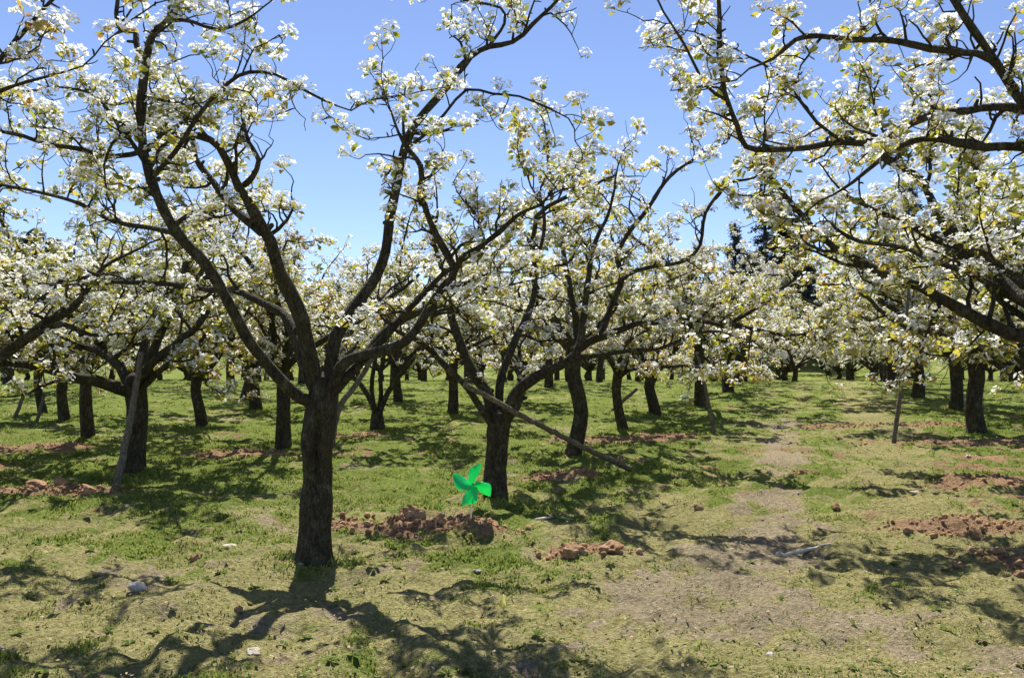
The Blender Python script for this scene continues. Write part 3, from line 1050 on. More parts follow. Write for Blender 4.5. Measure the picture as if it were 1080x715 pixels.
def upper_right_tree():
    T = Pear(303, 0)
    bx, by = 4.5, 5.8
    bz = gz(bx, by)
    make_trunk(T, [(bx, by, bz - .12), (bx, by, bz + .03), (bx - .03, by, bz + .5), (bx - .02, by - .02, bz + 1.0), (bx - .05, by, bz + 1.45)], [.2, .17, .145, .14, .11], 22, .06)
    k = np.array([bx - .04, by, bz + 1.3])

    def trace_from(pix, rads, **kw):
        rads = [v * .88 for v in rads]
        q, r = traced(pix, rads)
        if kw.pop("root", True):
            s = spline(np.vstack([np.append(k, rads[0] * .95), np.append((k + q[0]) / 2 + np.array([0, 0, .10]), rads[0] * .85), np.append(q[0], rads[0] * .76)]), .09)
            q = np.vstack([s[:-1, :3], q])
            r = np.concatenate([s[:-1, 3], r])
        T.limb(q, r, **kw)
    Y = 5.5
    trace_from([(1130, 322, Y + 1.3), (1070, 296, Y + 1.9), (1022, 267, Y + 2.0), (990, 256, Y + 2.05), (957, 234, Y + 2.1), (925, 222, Y + 2.1), (890, 205, Y + 2.1)], [.08, .072, .062, .05, .04, .03, .02], bl=(.2, .42), bspace=.19, t0=.5)
    trace_from([(1125, 160, Y - .4), (1080, 156, Y - .45), (1042, 157, Y - .5), (1015, 151, Y - .52), (990, 148, Y - .52), (960, 152, Y - .5), (932, 166, Y - .45), (900, 192, Y - .4), (880, 205, Y - .35)], [.042, .036, .033, .03, .027, .022, .016, .011], bl=(.22, .5), bspace=.145, t0=.4)
    trace_from([(1130, 160, Y), (1080, 106, Y + .02), (1042, 52, Y), (1017, 15, Y), (1000, -20, Y), (990, -60, Y)], [.05, .042, .036, .03, .024, .018], bl=(.25, .55), bspace=.145, t0=.4)
    trace_from([(1072, 96, Y), (1045, 62, Y - .1), (1017, 56, Y - .2), (985, 50, Y - .3), (962, 48, Y - .35), (930, 45, Y - .4), (896, 45, Y - .45), (862, 40, Y - .48), (838, 43, Y - .5), (815, 62, Y - .5), (790, 72, Y - .5)], [.036, .033, .031, .03, .028, .026, .024, .019, .014, .009], bl=(.2, .48), bspace=.145, t0=.1, root=False, new=False)
    trace_from([(1125, 130, Y + .3), (1070, 115, Y + .3), (1020, 112, Y + .25), (982, 121, Y + .2), (947, 136, Y + .15), (915, 150, Y + .1), (885, 150, Y + .08), (852, 156, Y + .05), (811, 158, Y), (787, 154, Y - .02), (778, 133, Y - .04), (765, 100, Y - .06), (759, 50, Y - .08), (757, 0, Y - .1), (750, -45, Y - .1)], [.046, .042, .038, .034, .032, .031, .03, .028, .027, .026, .024, .022, .019, .015], bl=(.2, .45), bspace=.145, t0=.38)
    trace_from([(765, 105, Y - .06), (745, 90, Y - .1), (722, 45, Y - .15), (700, 12, Y - .2), (690, -10, Y - .2)], [.016, .013, .01, .007], bl=(.15, .3), bspace=.145, t0=.2, root=False, new=False)
    trace_from([(890, 150, Y + .08), (862, 130, Y), (835, 95, Y - .05), (808, 70, Y - .1), (790, 60, Y - .1)], [.018, .016, .013, .009], bl=(.2, .4), bspace=.13, t0=.1, root=False, new=False)
    trace_from([(1100, 330, Y + .4), (1050, 290, Y + .8), (1000, 280, Y + 1.2), (955, 262, Y + 1.6), (905, 255, Y + 2.0), (880, 240, Y + 2.2)], [.05, .04, .034, .028, .018], bl=(.3, .6), bspace=.13, t0=.4)
    T.auto_limb(k, (.7, -.5, .8), 2.2, .06, bl=(.35, .7))
    T.auto_limb(k, (.6, .7, .8), 2.2, .06, bl=(.35, .7))
    root = T.finish((bx, by, bz))
    tag(root, "pear tree whose close white branches reach in across the upper right corner", "pear tree", "pear trees with traced limbs standing nearest")
    return root


def left_edge_tree():
    T = Pear(404, 0)
    bx, by = -6.0, 8.4
    bz = gz(bx, by)
    make_trunk(T, [(bx, by, bz - .12), (bx, by, bz + .03), (bx + .02, by, bz + .5), (bx + .04, by, bz + 1.0), (bx + .08, by, bz + 1.3)], [.19, .16, .14, .135, .1], 20, .06)
    k = np.array([bx + .06, by, bz + 1.15])
    q, r = traced([(-30, 392, 8.3), (0, 377, 8.25), (30, 357, 8.2), (50, 341, 8.15), (70, 330, 8.1), (92, 300, 8.05), (110, 280, 8.0), (150, 262, 7.95)], [.075, .07, .064, .055, .045, .035, .024, .015])
    q = np.vstack([k[None, :], q])
    r = np.concatenate([[.085], r])
    T.limb(q, r, t0=.5, bl=(.3, .7), bspace=.2)
    q, r = traced([(26, 360, 8.2), (45, 350, 8.05), (66, 344, 7.95), (96, 354, 7.9), (130, 352, 7.85)], [.042, .036, .03, .022, .012])
    T.limb(q, r, t0=.2, bl=(.25, .5), bspace=.2, new=False)
    T.auto_limb(k, (.75, -.35, .75), 2.7, .06, bl=(.35, .8), t0=.4)
    T.auto_limb(k, (.35, -.5, .9), 2.2, .065, bl=(.35, .8))
    T.auto_limb(k, (.25, .7, .9), 2.3, .065, bl=(.35, .8))
    T.auto_limb(k, (-.8, .1, .8), 2.3, .065, bl=(.35, .8))
    root = T.finish((bx, by, bz))
    tag(root, "pear tree beyond the left edge, its thick bare limb slanting in at mid height", "pear tree", "pear trees with traced limbs standing nearest")
    return root


def upper_left_tree():
    T = Pear(505, 0)
    bx, by = -4.1, 4.4
    bz = gz(bx, by)
    make_trunk(T, [(bx, by, bz - .12), (bx, by, bz + .03), (bx, by, bz + .6), (bx + .02, by, bz + 1.3)], [.18, .15, .13, .09], 18, .06)
    k = np.array([bx + .02, by, bz + 1.15])
    for pix, rad, b in (
        ([(-90, 150, 4.5), (-30, 100, 4.5), (0, 62, 4.5), (20, 38, 4.5), (45, 12, 4.5), (62, -5, 4.5), (75, -30, 4.5)], [.028, .02, .016, .014, .012, .009], (.15, .3)),
        ([(-80, 140, 4.7), (-20, 105, 4.7), (15, 90, 4.7), (45, 82, 4.7), (70, 76, 4.7)], [.03, .02, .014, .01, .007], (.12, .25)),
    ):
        q, r = traced(pix, rad)
        s = spline(np.vstack([np.append(k, .055), np.append((k + q[0]) / 2 + np.array([-.05, 0, .12]), .048), np.append(q[0], rad[0])]), .1)
        T.limb(np.vstack([s[:-1, :3], q]), np.concatenate([s[:-1, 3], r]), t0=.55, bl=b, bspace=.2)
    T.auto_limb(k, (-.8, .2, .8), 1.8, .055, bl=(.3, .6))
    root = T.finish((bx, by, bz))
    tag(root, "pear tree beyond the left edge, only its branch tips showing in the upper left corner", "pear tree", "pear trees with traced limbs standing nearest")
    return root


big_front_tree()
second_tree()
upper_right_tree()
left_edge_tree()
upper_left_tree()


# ---- trees further back, grown in a handful of shapes and copied
def grown_tree(seed, lod, crotch, stems=1, limbs=5, size=1.0, lean=0.0, rt=.135, skirts=2):
    T = Pear(seed, lod)
    rt *= .80
    crotch *= .94 if lod < 2 else 1.0
    rng = T.rng
    if stems == 1:
        a = rng.uniform(0, 6.28)
        dx, dy = math.cos(a) * lean, math.sin(a) * lean
        top = np.array([dx, dy, crotch])
        make_trunk(T, [(0, 0, -.15), (0, 0, .03), (dx * .3 + rng.normal(0, .034), dy * .3 + rng.normal(0, .034), crotch * .4), (dx * .7 + rng.normal(0, .034), dy * .7 + rng.normal(0, .034), crotch * .75), tuple(top), tuple(top + np.array([0, 0, .1]))], [rt * 1.4, rt * 1.18, rt, rt * .95, rt, rt * .7], 16 if lod < 2 else 8, .06)
        tops = [top - np.array([0, 0, .08])] * limbs
    else:
        make_trunk(T, [(0, 0, -.15), (0, 0, .05), (0, 0, .3)], [rt * 1.7, rt * 1.5, rt * 1.1], 14, .06)
        tops = [np.array([0, 0, .2])] * limbs
    a0 = rng.uniform(0, 6.28)
    for i in range(limbs):
        a = a0 + i * 6.283 / limbs + rng.normal(0, .25)
        steep = rng.uniform(.75, 1.35) if stems == 1 else rng.uniform(1.6, 2.6)
        L = rng.uniform(2.3, 3.1) * size * (1.0 if stems == 1 else 1.35)
        T.auto_limb(tops[i], (math.cos(a), math.sin(a), steep), L, rt * rng.uniform(.48, .62), bl=(.45 * size, 1.15 * size), t0=.22 if stems == 1 else .4,
                    bspace=.24 if lod < 2 else .33, dens=1.05 if lod < 2 else .75, up=.0)
    # a drooping skirt branch or two
    for i in range(skirts if stems == 1 else 0):
        a = rng.uniform(0, 6.28)
        T.auto_limb(tops[0], (math.cos(a), math.sin(a), .6), 1.6 * size, rt * .36, bl=(.35, .8), t0=.3, up=.012, bspace=.26 if lod < 2 else .36, dens=1.0 if lod < 2 else .75)
    root = T.finish((0, 0, 0), split=(lod < 2))
    return root


class Stock:
    """hands out a shape: the first time the original, later a copy of it and its parts"""

    def __init__(self, makers):
        self.makers, self.proto, self.used = makers, {}, set()

    def get(self, i):
        if i not in self.proto:
            self.proto[i] = self.makers[i]()
        if i in self.used:
            return copy_tree(self.proto[i])
        self.used.add(i)
        return self.proto[i]


mid = Stock([
    lambda: grown_tree(11, 1, 1.25, limbs=5, size=1.05),
    lambda: grown_tree(12, 1, 1.0, limbs=4, size=1.0, lean=.12),
    lambda: grown_tree(13, 1, 1.35, limbs=5, size=1.1, rt=.12),
    lambda: grown_tree(14, 1, 1.1, limbs=4, size=.95, lean=.2, rt=.12),
    lambda: grown_tree(15, 1, .3, stems=4, limbs=5, size=.95, rt=.12),
    lambda: grown_tree(16, 1, .95, limbs=5, size=1.0, rt=.15),
    lambda: grown_tree(17, 1, 1.15, limbs=3, size=1.1, lean=.28, rt=.13),
    lambda: grown_tree(19, 1, 1.05, limbs=6, size=1.05, rt=.15, skirts=6),
    lambda: grown_tree(18, 1, .8, limbs=6, size=.9, lean=.1, rt=.15),
])
far = Stock([
    lambda: grown_tree(31, 2, 1.2, limbs=5, size=1.05),
    lambda: grown_tree(32, 2, 1.0, limbs=5, size=1.0),
    lambda: grown_tree(33, 2, 1.3, limbs=4, size=1.1),
    lambda: grown_tree(34, 2, .45, limbs=6, size=.95, skirts=6),
    lambda: grown_tree(35, 2, .6, limbs=5, size=1.0, skirts=5),
])

GROUP_MID = "blossoming pear trees in the middle of the orchard"
PRNG = random.Random(77)
placed = [np.array(ground_hit(331, 600)), np.array(ground_hit(523, 532)), np.array([4.5, 5.8]), np.array([-6.0, 8.4]), np.array([-4.1, 4.4])]
MID = [  # photo pixel of the foot, shape, turn, scale, label
    (140, 503, 5, 0.4, 1.08, "thick trunked pear tree on the left with a pale pole leaning on it"),
    (93, 466, 2, 1.9, 1.0, "slim pear tree at left, just left of the tree propped by a pale pole"),
    (213, 452, 1, 2.4, .9, "small forked pear tree in the left background, right of the pole propped tree"),
    (298, 473, 0, 4.4, .98, "pear tree with a slender trunk directly left of the big foreground trunk"),
    (398, 453, 4, .3, 1.0, "pear tree splitting into several stems at the ground, right of the big foreground trunk"),
    (478, 438, 0, .9, .95, "slim pear tree far back between the multi stemmed tree and the pinwheel tree"),
    (605, 482, 2, 2.9, 1.12, "tall bare trunked pear tree behind the middle of the long leaning pole"),
    (657, 455, 3, 5.2, .92, "pear tree with a low V fork, next right of the trunk behind the long pole"),
    (691, 438, 8, 1.2, .95, "pear tree with a low split trunk, next to the right of the V forked tree"),
    (738, 430, 0, 3.9, 1.12, "pear tree at the path's left side with a thin stake leaning out of it"),
    (768, 414, 5, 2.2, 1.15, "pear tree at the path's left side, next beyond the one with the thin stake"),
    (1030, 457, 7, 2.6, 1.15, "leaning thick pear trunk on the right beside the reddish dug earth"),
    (1008, 432, 7, 4.8, 1.12, "pear tree hidden half behind the leaning thick trunk on the right"),
    (968, 420, 7, 5.6, 1.2, "pear tree right of the upright thin pole beside the path"),
    (940, 409, 7, .2, 1.2, "pear tree just behind the upright thin pole beside the path"),
    (68, 445, 1, 3.3, .9, "small pear tree in the far left with thin poles around its trunk"),
    (45, 438, 3, 5.9, .9, "dark small pear tree near the left edge beyond the thin poles"),
    (258, 420, 6, .8, .95, "distant pear tree seen between the slender trunk and the small forked tree"),
    (420, 424, 5, 1.5, .9, "distant pear tree seen just right of the multi stemmed tree"),
    (545, 424, 8, 4.1, .9, "distant pear tree seen right behind the pinwheel tree's fork"),
    (1092, 440, 2, 1.4, 1.1, "pear tree cut by the right edge, right of the leaning thick trunk"),
]
for (px, py, k, rz, sc, lab) in MID:
    x, y = ground_hit(px, py)
    placed.append(np.array([x, y]))
    t = mid.get(k)
    t.location = (x, y, gz(x, y))
    t.rotation_euler = (0, 0, rz)
    t.scale = (sc * 1.12, sc * 1.12, sc * 1.22)
    tag(t, lab, "pear tree", GROUP_MID)
# neighbours just outside the picture whose crowns and shadows come into it
for (x, y, k, rz, sc, lab) in [
    (5.5, 8.3, 0, 2.3, 1.1, "pear tree beyond the right edge, its blossoming crown showing right of centre height"),
    (-7.9, 13.5, 2, 2.0, 1.05, "pear tree beyond the left edge whose crown shows above the far left trunks"),
    (7.1, 11.9, 5, 3.6, 1.15, "pear tree beyond the right edge, behind the nearer crown there"),
]:
    placed.append(np.array([x, y]))
    t = mid.get(k)
    t.location = (x, y, gz(x, y))
    t.rotation_euler = (0, 0, rz)
    t.scale = (sc * 1.12, sc * 1.12, sc * 1.22)
    tag(t, lab, "pear tree", GROUP_MID)


def in_view(x, y, margin):
    return abs(x) < y * 540 / 935 + margin


def near_path(x, y, w):
    o = (x - PATH0[0]) * PERP[0] + (y - PATH0[1]) * PERP[1]
    return abs(o) < w


count_fill = 0
for row in range(-9, 9):
    if row == 0:
        continue
    off = row * 5.2 + (-.6 if row < 0 else .6) - (1.6 if row < 0 else -1.6) * 0
    if row == -1:
        off = -3.0
    elif row == 1:
        off = 3.5
    else:
        off = -3.0 + (row + 1) * 5.0 if row < 0 else 3.5 + (row - 1) * 5.0
    for j in range(0, 14):
        s = 4.0 + j * 3.7 + (row % 2) * 1.6 + PRNG.uniform(-.4, .4)
        p = PATH0 + PERP * (off + PRNG.uniform(-.35, .35)) + ROW * s
        x, y = p
        if y < 19.5 or y > 44 or not in_view(x, y, 2.0):
            continue
        if min(np.linalg.norm(p - q) for q in placed) < 2.9:
            continue
        if row < -1 and PRNG.random() < .25:
            continue
        placed.append(p)
        t = mid.get(PRNG.choice([0, 1, 2, 3, 5, 6, 8] if row < 0 else [7, 5, 8])) if y < 25 else far.get(PRNG.randrange(3))
        t.location = (x, y, gz(x, y))
        t.rotation_euler = (0, 0, PRNG.uniform(0, 6.28))
        s_ = PRNG.uniform(1.15, 1.4)
        t.scale = (s_, s_, s_)
        t.rotation_euler = (PRNG.uniform(-.07, .07), PRNG.uniform(-.07, .07), t.rotation_euler[2])
        count_fill += 1
        if x < -.02 * y:
            tag(t, "distant pear tree in white blossom among the rows at the back left", "pear tree", "distant pear trees at the back left")
        elif row < 0:
            tag(t, "distant pear tree in white blossom among the rows left of the path's far end", "pear tree", "distant pear trees left of the path")
        else:
            tag(t, "distant pear tree in white blossom among the rows right of the path's far end", "pear tree", "distant pear trees right of the path")

n_hill = 0
for iy in range(20):
    y = 43.0 + iy * 3.3
    wid = y * .58 + 2
    x = -wid + PRNG.uniform(0, 4)
    while x < wid:
        gap = abs(x / y * 935 + 540 - 850) < 130
        if gap or iy < 5 or PRNG.random() < .16:
            t = far.get(PRNG.choice([3, 4, 3, 4, 0] if iy < 7 else [0, 1, 2, 3]))
            xx, yy = x + PRNG.uniform(-.8, .8), y + PRNG.uniform(-1, 1)
            t.location = (xx, yy, gz(xx, yy))
            t.rotation_euler = (0, 0, PRNG.uniform(0, 6.28))
            s_ = PRNG.uniform(1.1, 1.35)
            t.scale = (s_, s_, s_)
            tag(t, "tiny far pear tree in pale blossom on the rising slope beyond the orchard rows", "pear tree", "far pear trees on the slope behind")
            n_hill += 1
        x += PRNG.uniform(3.3, 4.4) if iy < 5 else PRNG.uniform(4.2, 5.8)
print("fill", count_fill, "hill", n_hill)

# ------------------------------------------------------------------ far conifer, evergreens and the house behind the orchard
def scatter_quads(centres, normals, size, aspect, rng):
    K = len(centres)
    Rm = rot_to(normals, rng.uniform(0, 6.28, K))
    base = np.array([[-.5, -.5 * aspect, 0], [.5, -.35 * aspect, .06], [.5, .5 * aspect, 0], [-.4, .4 * aspect, .08]])
    s = size * rng.uniform(.6, 1.3, K)
    V = np.einsum('kij,vj->kvi', Rm * s[:, None, None], base) + centres[:, None, :]
    return V.reshape(-1, 3), np.arange(K * 4).reshape(-1, 4)


def conifer(px, ytop, Y, H, rad, bare_below, seed, label, dens=1.0):
    rng = np.random.default_rng(seed)
    top = at(px, ytop, Y)
    bx, by = top[0], top[1]
    bz = top[2] - H
    root = empty("conifer_tree", (bx, by, bz))
    mb = MB()
    mb.tube(np.array([(0, 0, -1.0), (.05, 0, H * .3), (0, .05, H * .65), (0, 0, H * .98)]), [.34, .25, .14, .03], 8)
    C, Nn = [], []
    z = H * bare_below
    while z < H * .985:
        f = (z / H - bare_below) / (1 - bare_below)
        r = rad * (1 - f) ** .48 * (.75 + .3 * math.sin(f * 17 + seed)) + .12
        for b in range(int(rng.integers(4, 7))):
            a = rng.uniform(0, 6.28)
            L = r * rng.uniform(.65, 1.1)
            n = 5
            d = np.array([math.cos(a), math.sin(a), rng.uniform(-.05, .35)])
            pts = np.array([(0, 0, z) + d * L * t + np.array([0, 0, .12 * L * math.sin(t * 3.1)]) for t in np.linspace(0, 1, n)])
            mb.tube(pts, np.linspace(.05, .015, n), 4)
            m = int(46 * L * dens)
            t = rng.uniform(.25, 1.0, m)
            cc = np.array([np.interp(t, np.linspace(0, 1, n), pts[:, i]) for i in range(3)]).T
            C.append(cc + rng.normal(0, .15, (m, 3)))
            Nn.append(rng.normal(0, .7, (m, 3)) + UP)
        z += H * .032 * rng.uniform(.7, 1.4)
    link("trunk", mb.mesh("trunk"), BARK, root)
    v, q = scatter_quads(np.vstack(C), np.vstack(Nn), .26, .4, rng)
    link("crown", mesh_from("crown", v, q), CONIFER, root)
    tag(root, label, "conifer")
    return root


conifer(806, 166, 74, 17.5, 2.9, .25, 3, "tall airy dark conifer rising above the blossom right of centre", 1.0)
conifer(824, 228, 70, 10.5, 2.9, .12, 21, "dense dark conifer standing at the foot of the tall airy one", 2.2)
conifer(846, 262, 66, 7.0, 1.7, .12, 22, "low dark conifer right of the dense one, under the tall airy one", 2.2)
conifer(789, 268, 62, 6.0, 1.0, .12, 26, "small dark conifer covering the left corner of the far house", 2.0)
conifer(775, 232, 80, 13.0, 1.5, .3, 8, "slim dark conifer tip left of the far house", 1.2)
conifer(955, 190, 82, 15.0, 2.8, .2, 25, "dark conifer glimpsed between the near branches at right", 1.0)


def evergreen(px, ytop, Y, H, rad, seed, label, mat=EVERGREEN):
    rng = np.random.default_rng(seed)
    top = at(px, ytop, Y)
    bx, by, bz = top[0], top[1], top[2] - H
    root = empty("evergreen_tree", (bx, by, bz))
    mb = MB()
    mb.tube(np.array([(0, 0, -1.0), (0, 0, H * .3), (.1, 0, H * .6), (0, 0, H * .9)]), [.4, .3, .2, .05], 8)
    C, Nn = [], []
    for i in range(40):
        f = rng.uniform(.22, 1.0)
        a = rng.uniform(0, 6.28)
        rr = rad * math.sin(min(1, (1.08 - f) * 2.0) * 1.57) * rng.uniform(.35, 1.0)
        c = np.array([math.cos(a) * rr, math.sin(a) * rr, f * H * .95])
        mb.tube(np.array([(0, 0, max(.2, f - .2) * H * .9), c * np.array([.5, .5, 1]) - np.array([0, 0, .3]), c]), [.09, .06, .02], 4)
        m = 150
        d = rng.normal(0, 1, (m, 3))
        d /= np.linalg.norm(d, axis=1, keepdims=True)
        s = rng.uniform(.5, 1.0) * rad * .34
        C.append(c + d * s * rng.uniform(.5, 1.05, (m, 1)) * np.array([1, 1, .75]))
        Nn.append(d + UP * .6 + rng.normal(0, .4, (m, 3)))
    link("trunk", mb.mesh("trunk"), BARK, root)
    v, q = scatter_quads(np.vstack(C), np.vstack(Nn), .42, .55, rng)
    link("crown", mesh_from("crown", v, q), mat, root)
    tag(root, label, "tree")
    return root


evergreen(32, 240, 78, 11.0, 2.4, 23, "bluish dark evergreen top showing over the blossom at far left", CONIFER)
evergreen(62, 247, 82, 10.5, 2.0, 24, "smaller dark evergreen top right of the one at far left", CONIFER)


def box(mb, x0, x1, y0, y1, z0, z1):
    v = np.array([(x, y, z) for z in (z0, z1) for (x, y) in ((x0, y0), (x1, y0), (x1, y1), (x0, y1))], float)
    mb.add(v, np.array([[0, 3, 2, 1], [4, 5, 6, 7], [0, 1, 5, 4], [1, 2, 6, 5], [2, 3, 7, 6], [3, 0, 4, 7]]))


def far_house():
    Y = 66.0
    tl = at(798, 292, Y)
    zt = tl[2]
    z0 = gz(tl[0], Y) - .5
    root = empty("house", (tl[0], Y, z0))
    H = zt - z0
    W = 2.6
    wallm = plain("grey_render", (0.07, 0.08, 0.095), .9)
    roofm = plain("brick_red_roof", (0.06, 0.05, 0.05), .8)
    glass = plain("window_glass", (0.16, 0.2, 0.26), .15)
    framem = plain("window_frame_paint", (0.3, 0.33, 0.38), .5)
    mb = MB()
    box(mb, -.6, W, 0, 5, 0, H)
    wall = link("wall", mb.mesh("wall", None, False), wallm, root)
    mb = MB()
    box(mb, -.85, W + .25, -.25, 5.25, H, H + .18)
    v = np.array([(-.85, -.25, H + .18), (W + .25, -.25, H + .18), (W + .25, 5.25, H + .18), (-.85, 5.25, H + .18), (.2, 2.5, H + 1.1), (W - .8, 2.5, H + 1.1)])
    mb.add(v, np.array([[0, 1, 5, 4], [2, 3, 4, 5]]), np.array([[1, 2, 5], [3, 0, 4]]))
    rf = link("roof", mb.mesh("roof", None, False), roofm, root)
    mb = MB()
    box(mb, .1, .65, 1.2, 1.75, H + .3, H + 1.55)
    link("chimney", mb.mesh("chimney", None, False), plain("chimney_brick", (0.26, 0.16, 0.13), .9), rf)
    for fl in range(max(1, int(H // 2.6))):
        for wx in (.05, 1.2):
            zz = H - 1.75 - fl * 2.6
            if zz < .2:
                continue
            mb = MB()
            for (a, b, c, d) in ((0, .9, 0, .07), (0, .9, 1.23, 1.3), (0, .07, .07, 1.23), (.83, .9, .07, 1.23), (.42, .48, .07, 1.23)):
                box(mb, wx + a, wx + b, -.06, .02, zz + c, zz + d)
            fr = link("window", mb.mesh("window", None, False), framem, root)
            mb = MB()
            box(mb, wx + .05, wx + .85, -.02, .01, zz + .05, zz + 1.25)
            link("pane", mb.mesh("pane", None, False), glass, fr)
    tag(root, "small grey house with pale framed windows half hidden behind blossom near the tall conifer", "house")


far_house()

# ------------------------------------------------------------------ props, stakes and fallen wood
def pole(name, pts, rads, mat, label, cat, group=None, sides=10):
    P = spline(np.column_stack([np.asarray(pts), rads]), .08)
    rng = np.random.default_rng(abs(hash(label)) % 1000 if False else len(label) * 7 + int(abs(pts[0][0]) * 10))
    mb = MB()
    j = rng.normal(0, .004, (len(P), 3))
    mb.tube(P[:, :3] + j, P[:, 3], sides, .05, rng)
    o = np.array(P[0, :3])
    ob = link(name, mb.mesh(name, o), mat, None, tuple(o))
    return tag(ob, label, cat, group)


PG = "poles propping up the pear trees"


def foot(px, py, sink=.06):
    x, y = ground_hit(px, py)
    return np.array([x, y, gz(x, y) - sink])


f = foot(672, 502, .02)
B2 = ground_hit(523, 532)[1]
a = at(489, 405, B2 - .42)
pole("support_pole", [a, at(550, 438, B2 - .12), at(612, 470, (B2 + f[1]) / 2), f], [.028, .031, .036, .04], POLE, "long brown pole slanting down to the right from the pinwheel tree's fork", "support pole", PG)
f = foot(122, 513)
a = at(149, 372, f[1] + .45)
pole("support_pole", [f, (f + a) / 2 + np.array([.02, 0, 0]), a], [.05, .043, .036], PALE_POLE, "thick pale pole leaning on the thick trunk at left", "support pole", PG)
f = foot(942, 470)
a = at(959, 295, f[1] + .3)
pole("support_pole", [f, (f * .6 + a * .4) + np.array([.03, 0, 0]), a], [.045, .037, .028], POLE, "thin dark pole standing almost upright beside the path at right", "support pole", PG)
f = foot(754, 458)
a = at(735, 372, f[1] + .6)
pole("support_pole", [f, (f + a) / 2 + np.array([.02, 0, 0]), a], [.038, .036, .03], POLE, "thin stake leaning left out of the tree at the path's left side", "support pole", PG)
f = foot(349, 470)
a = at(398, 368, f[1] + .2)
pole("support_pole", [f, at(357, 432, f[1] + .05), at(378, 402, f[1] + .1), a], [.06, .055, .048, .038], PALE_POLE, "crooked pale grey pole emerging from behind the big foreground trunk", "support pole", PG)
f = foot(14, 443)
a = at(28, 408, f[1] + .2)
pole("support_pole", [f, (f + a) / 2, a], [.045, .04, .035], POLE, "short thin pole at far left, left of the small tree", "support pole", PG)
f = foot(38, 446)
a = at(47, 415, f[1] + .2)
pole("support_pole", [f, (f + a) / 2, a], [.04, .035, .03], POLE, "short thin pole at far left, close beside the small tree's trunk", "support pole", PG)
f = foot(642, 434)
a = at(672, 410, f[1] - .1)
pole("support_pole", [f, (f + a) / 2, a], [.05, .045, .04], POLE, "short slanting pole far back, behind the V forked tree", "support pole", PG)


def ground_stick(pxs, rads, mat, label, name="fallen_stick"):
    pts = []
    for (px, py) in pxs:
        x, y = ground_hit(px, py)
        pts.append((x, y, gz(x, y) + rads[0] * .8))
    return pole(name, pts, rads, mat, label, "stick", "sticks lying on the ground", 8)


ground_stick([(828, 586), (852, 582), (876, 578)], [.018, .017, .015], BLEACHED, "pale straight stick lying across the worn path")
ground_stick([(-12, 672), (4, 688), (20, 699)], [.016, .016, .012], PALE_POLE, "grey crooked stick lying at the bottom left edge")
ground_stick([(566, 556), (585, 551), (603, 546)], [.014, .012, .010], BLEACHED, "pale twig lying on the grass right of the pinwheel")

# ------------------------------------------------------------------ stones and clods
def lump_mesh(name, seed, sx, sy, sz, rough=.22, sub=3):
    import bmesh
    bm = bmesh.new()
    bmesh.ops.create_icosphere(bm, subdivisions=sub, radius=1.0)
    v = np.array([p.co[:] for p in bm.verts])
    rng = np.random.default_rng(seed)
    o = rng.uniform(0, 50, 3)
    d = 1 + rough * 1.6 * vnoise(v[:, 0] * 1.3 + v[:, 2] * .9 + o[0], v[:, 1] * 1.3 - v[:, 2] * .7 + o[1], seed) + rough * vnoise(v[:, 0] * 2.7 - v[:, 2] * 1.9 + o[2], v[:, 1] * 2.9 + v[:, 2] * 2.3, seed + 1) + rough * .5 * vnoise(v[:, 0] * 6 + v[:, 2] * 4 + o[2], v[:, 1] * 6 - v[:, 2] * 5, seed + 2)
    # chip a few flat faces
    for k in range(5):
        nrm = unit(rng.normal(0, 1, 3))
        cut = rng.uniform(.62, .9)
        dist = (v * d[:, None]) @ nrm
        over = np.clip(dist - cut, 0, None)
        v = v - (over / np.maximum(d, .1))[:, None] * nrm * .85
    v = v * d[:, None] * np.array([sx, sy, sz])
    for p, c in zip(bm.verts, v):
        p.co = c
    me = bpy.data.meshes.new(name)
    bm.to_mesh(me)
    bm.free()
    return me


def lump(name, px, py, s, mat, label, cat, group=None, seed=1, flat=.7, rough=.22):
    x, y = ground_hit(px, py)
    me = lump_mesh(name, seed, s, s * .8, s * flat, rough)
    ob = link(name, me, mat, None, (x, y, gz(x, y) + s * flat * .25))
    ob.rotation_euler = (0, 0, seed * 1.7)
    return tag(ob, label, cat, group)


lump("stone", 242, 579, .085, STONE, "flat pale stone on the grass left of the big trunk's foot", "stone", "stones on the ground", 3, .4, .15)
lump("stone", 145, 634, .055, WHITE_STONE, "rounded white stone on the little ledge at lower left", "stone", "stones on the ground", 4, .7, .12)
lump("stone", 267, 688, .055, STONE, "yellowish flat stone near the bottom edge in the big tree's shadow", "stone", "stones on the ground", 5, .4, .15)
lump("stone", 822, 584, .035, WHITE_STONE, "small bright white stone on the path beside the pale stick", "stone", "stones on the ground", 6, .8)
lump("stone", 965, 527, .06, STONE, "pale flat stone on the grass right of the path", "stone", "stones on the ground", 7, .35, .15)
lump("stone", 1021, 485, .07, WHITE_STONE, "whitish sliver of stone by the reddish earth at right", "stone", "stones on the ground", 8, .4, .3)
lump("stone", 503, 606, .03, WHITE_STONE, "tiny white chip on the grass in front of the pinwheel", "stone", "stones on the ground", 9, .5)
lump("stone", 812, 700, .028, WHITE_STONE, "tiny pale stone at the bottom of the path", "stone", "stones on the ground", 10, .5)
lump("stone", 320, 603, .05, STONE, "greyish stone half sunk at the big trunk's foot", "stone", "stones on the ground", 12, .6)
CG = "clods of dug reddish earth"
lump("soil_clod", 434, 562, .115, SOIL, "largest round clod of brown earth right of the big trunk", "clod", CG, 13, .85, .18)
lump("soil_clod", 516, 565, .10, SOIL, "big dark clod in the mound at the pinwheel's foot", "clod", CG, 14, .8, .25)
lump("soil_clod", 480, 562, .07, SOIL, "small clod just left of the pinwheel's stick", "clod", CG, 15, .8)
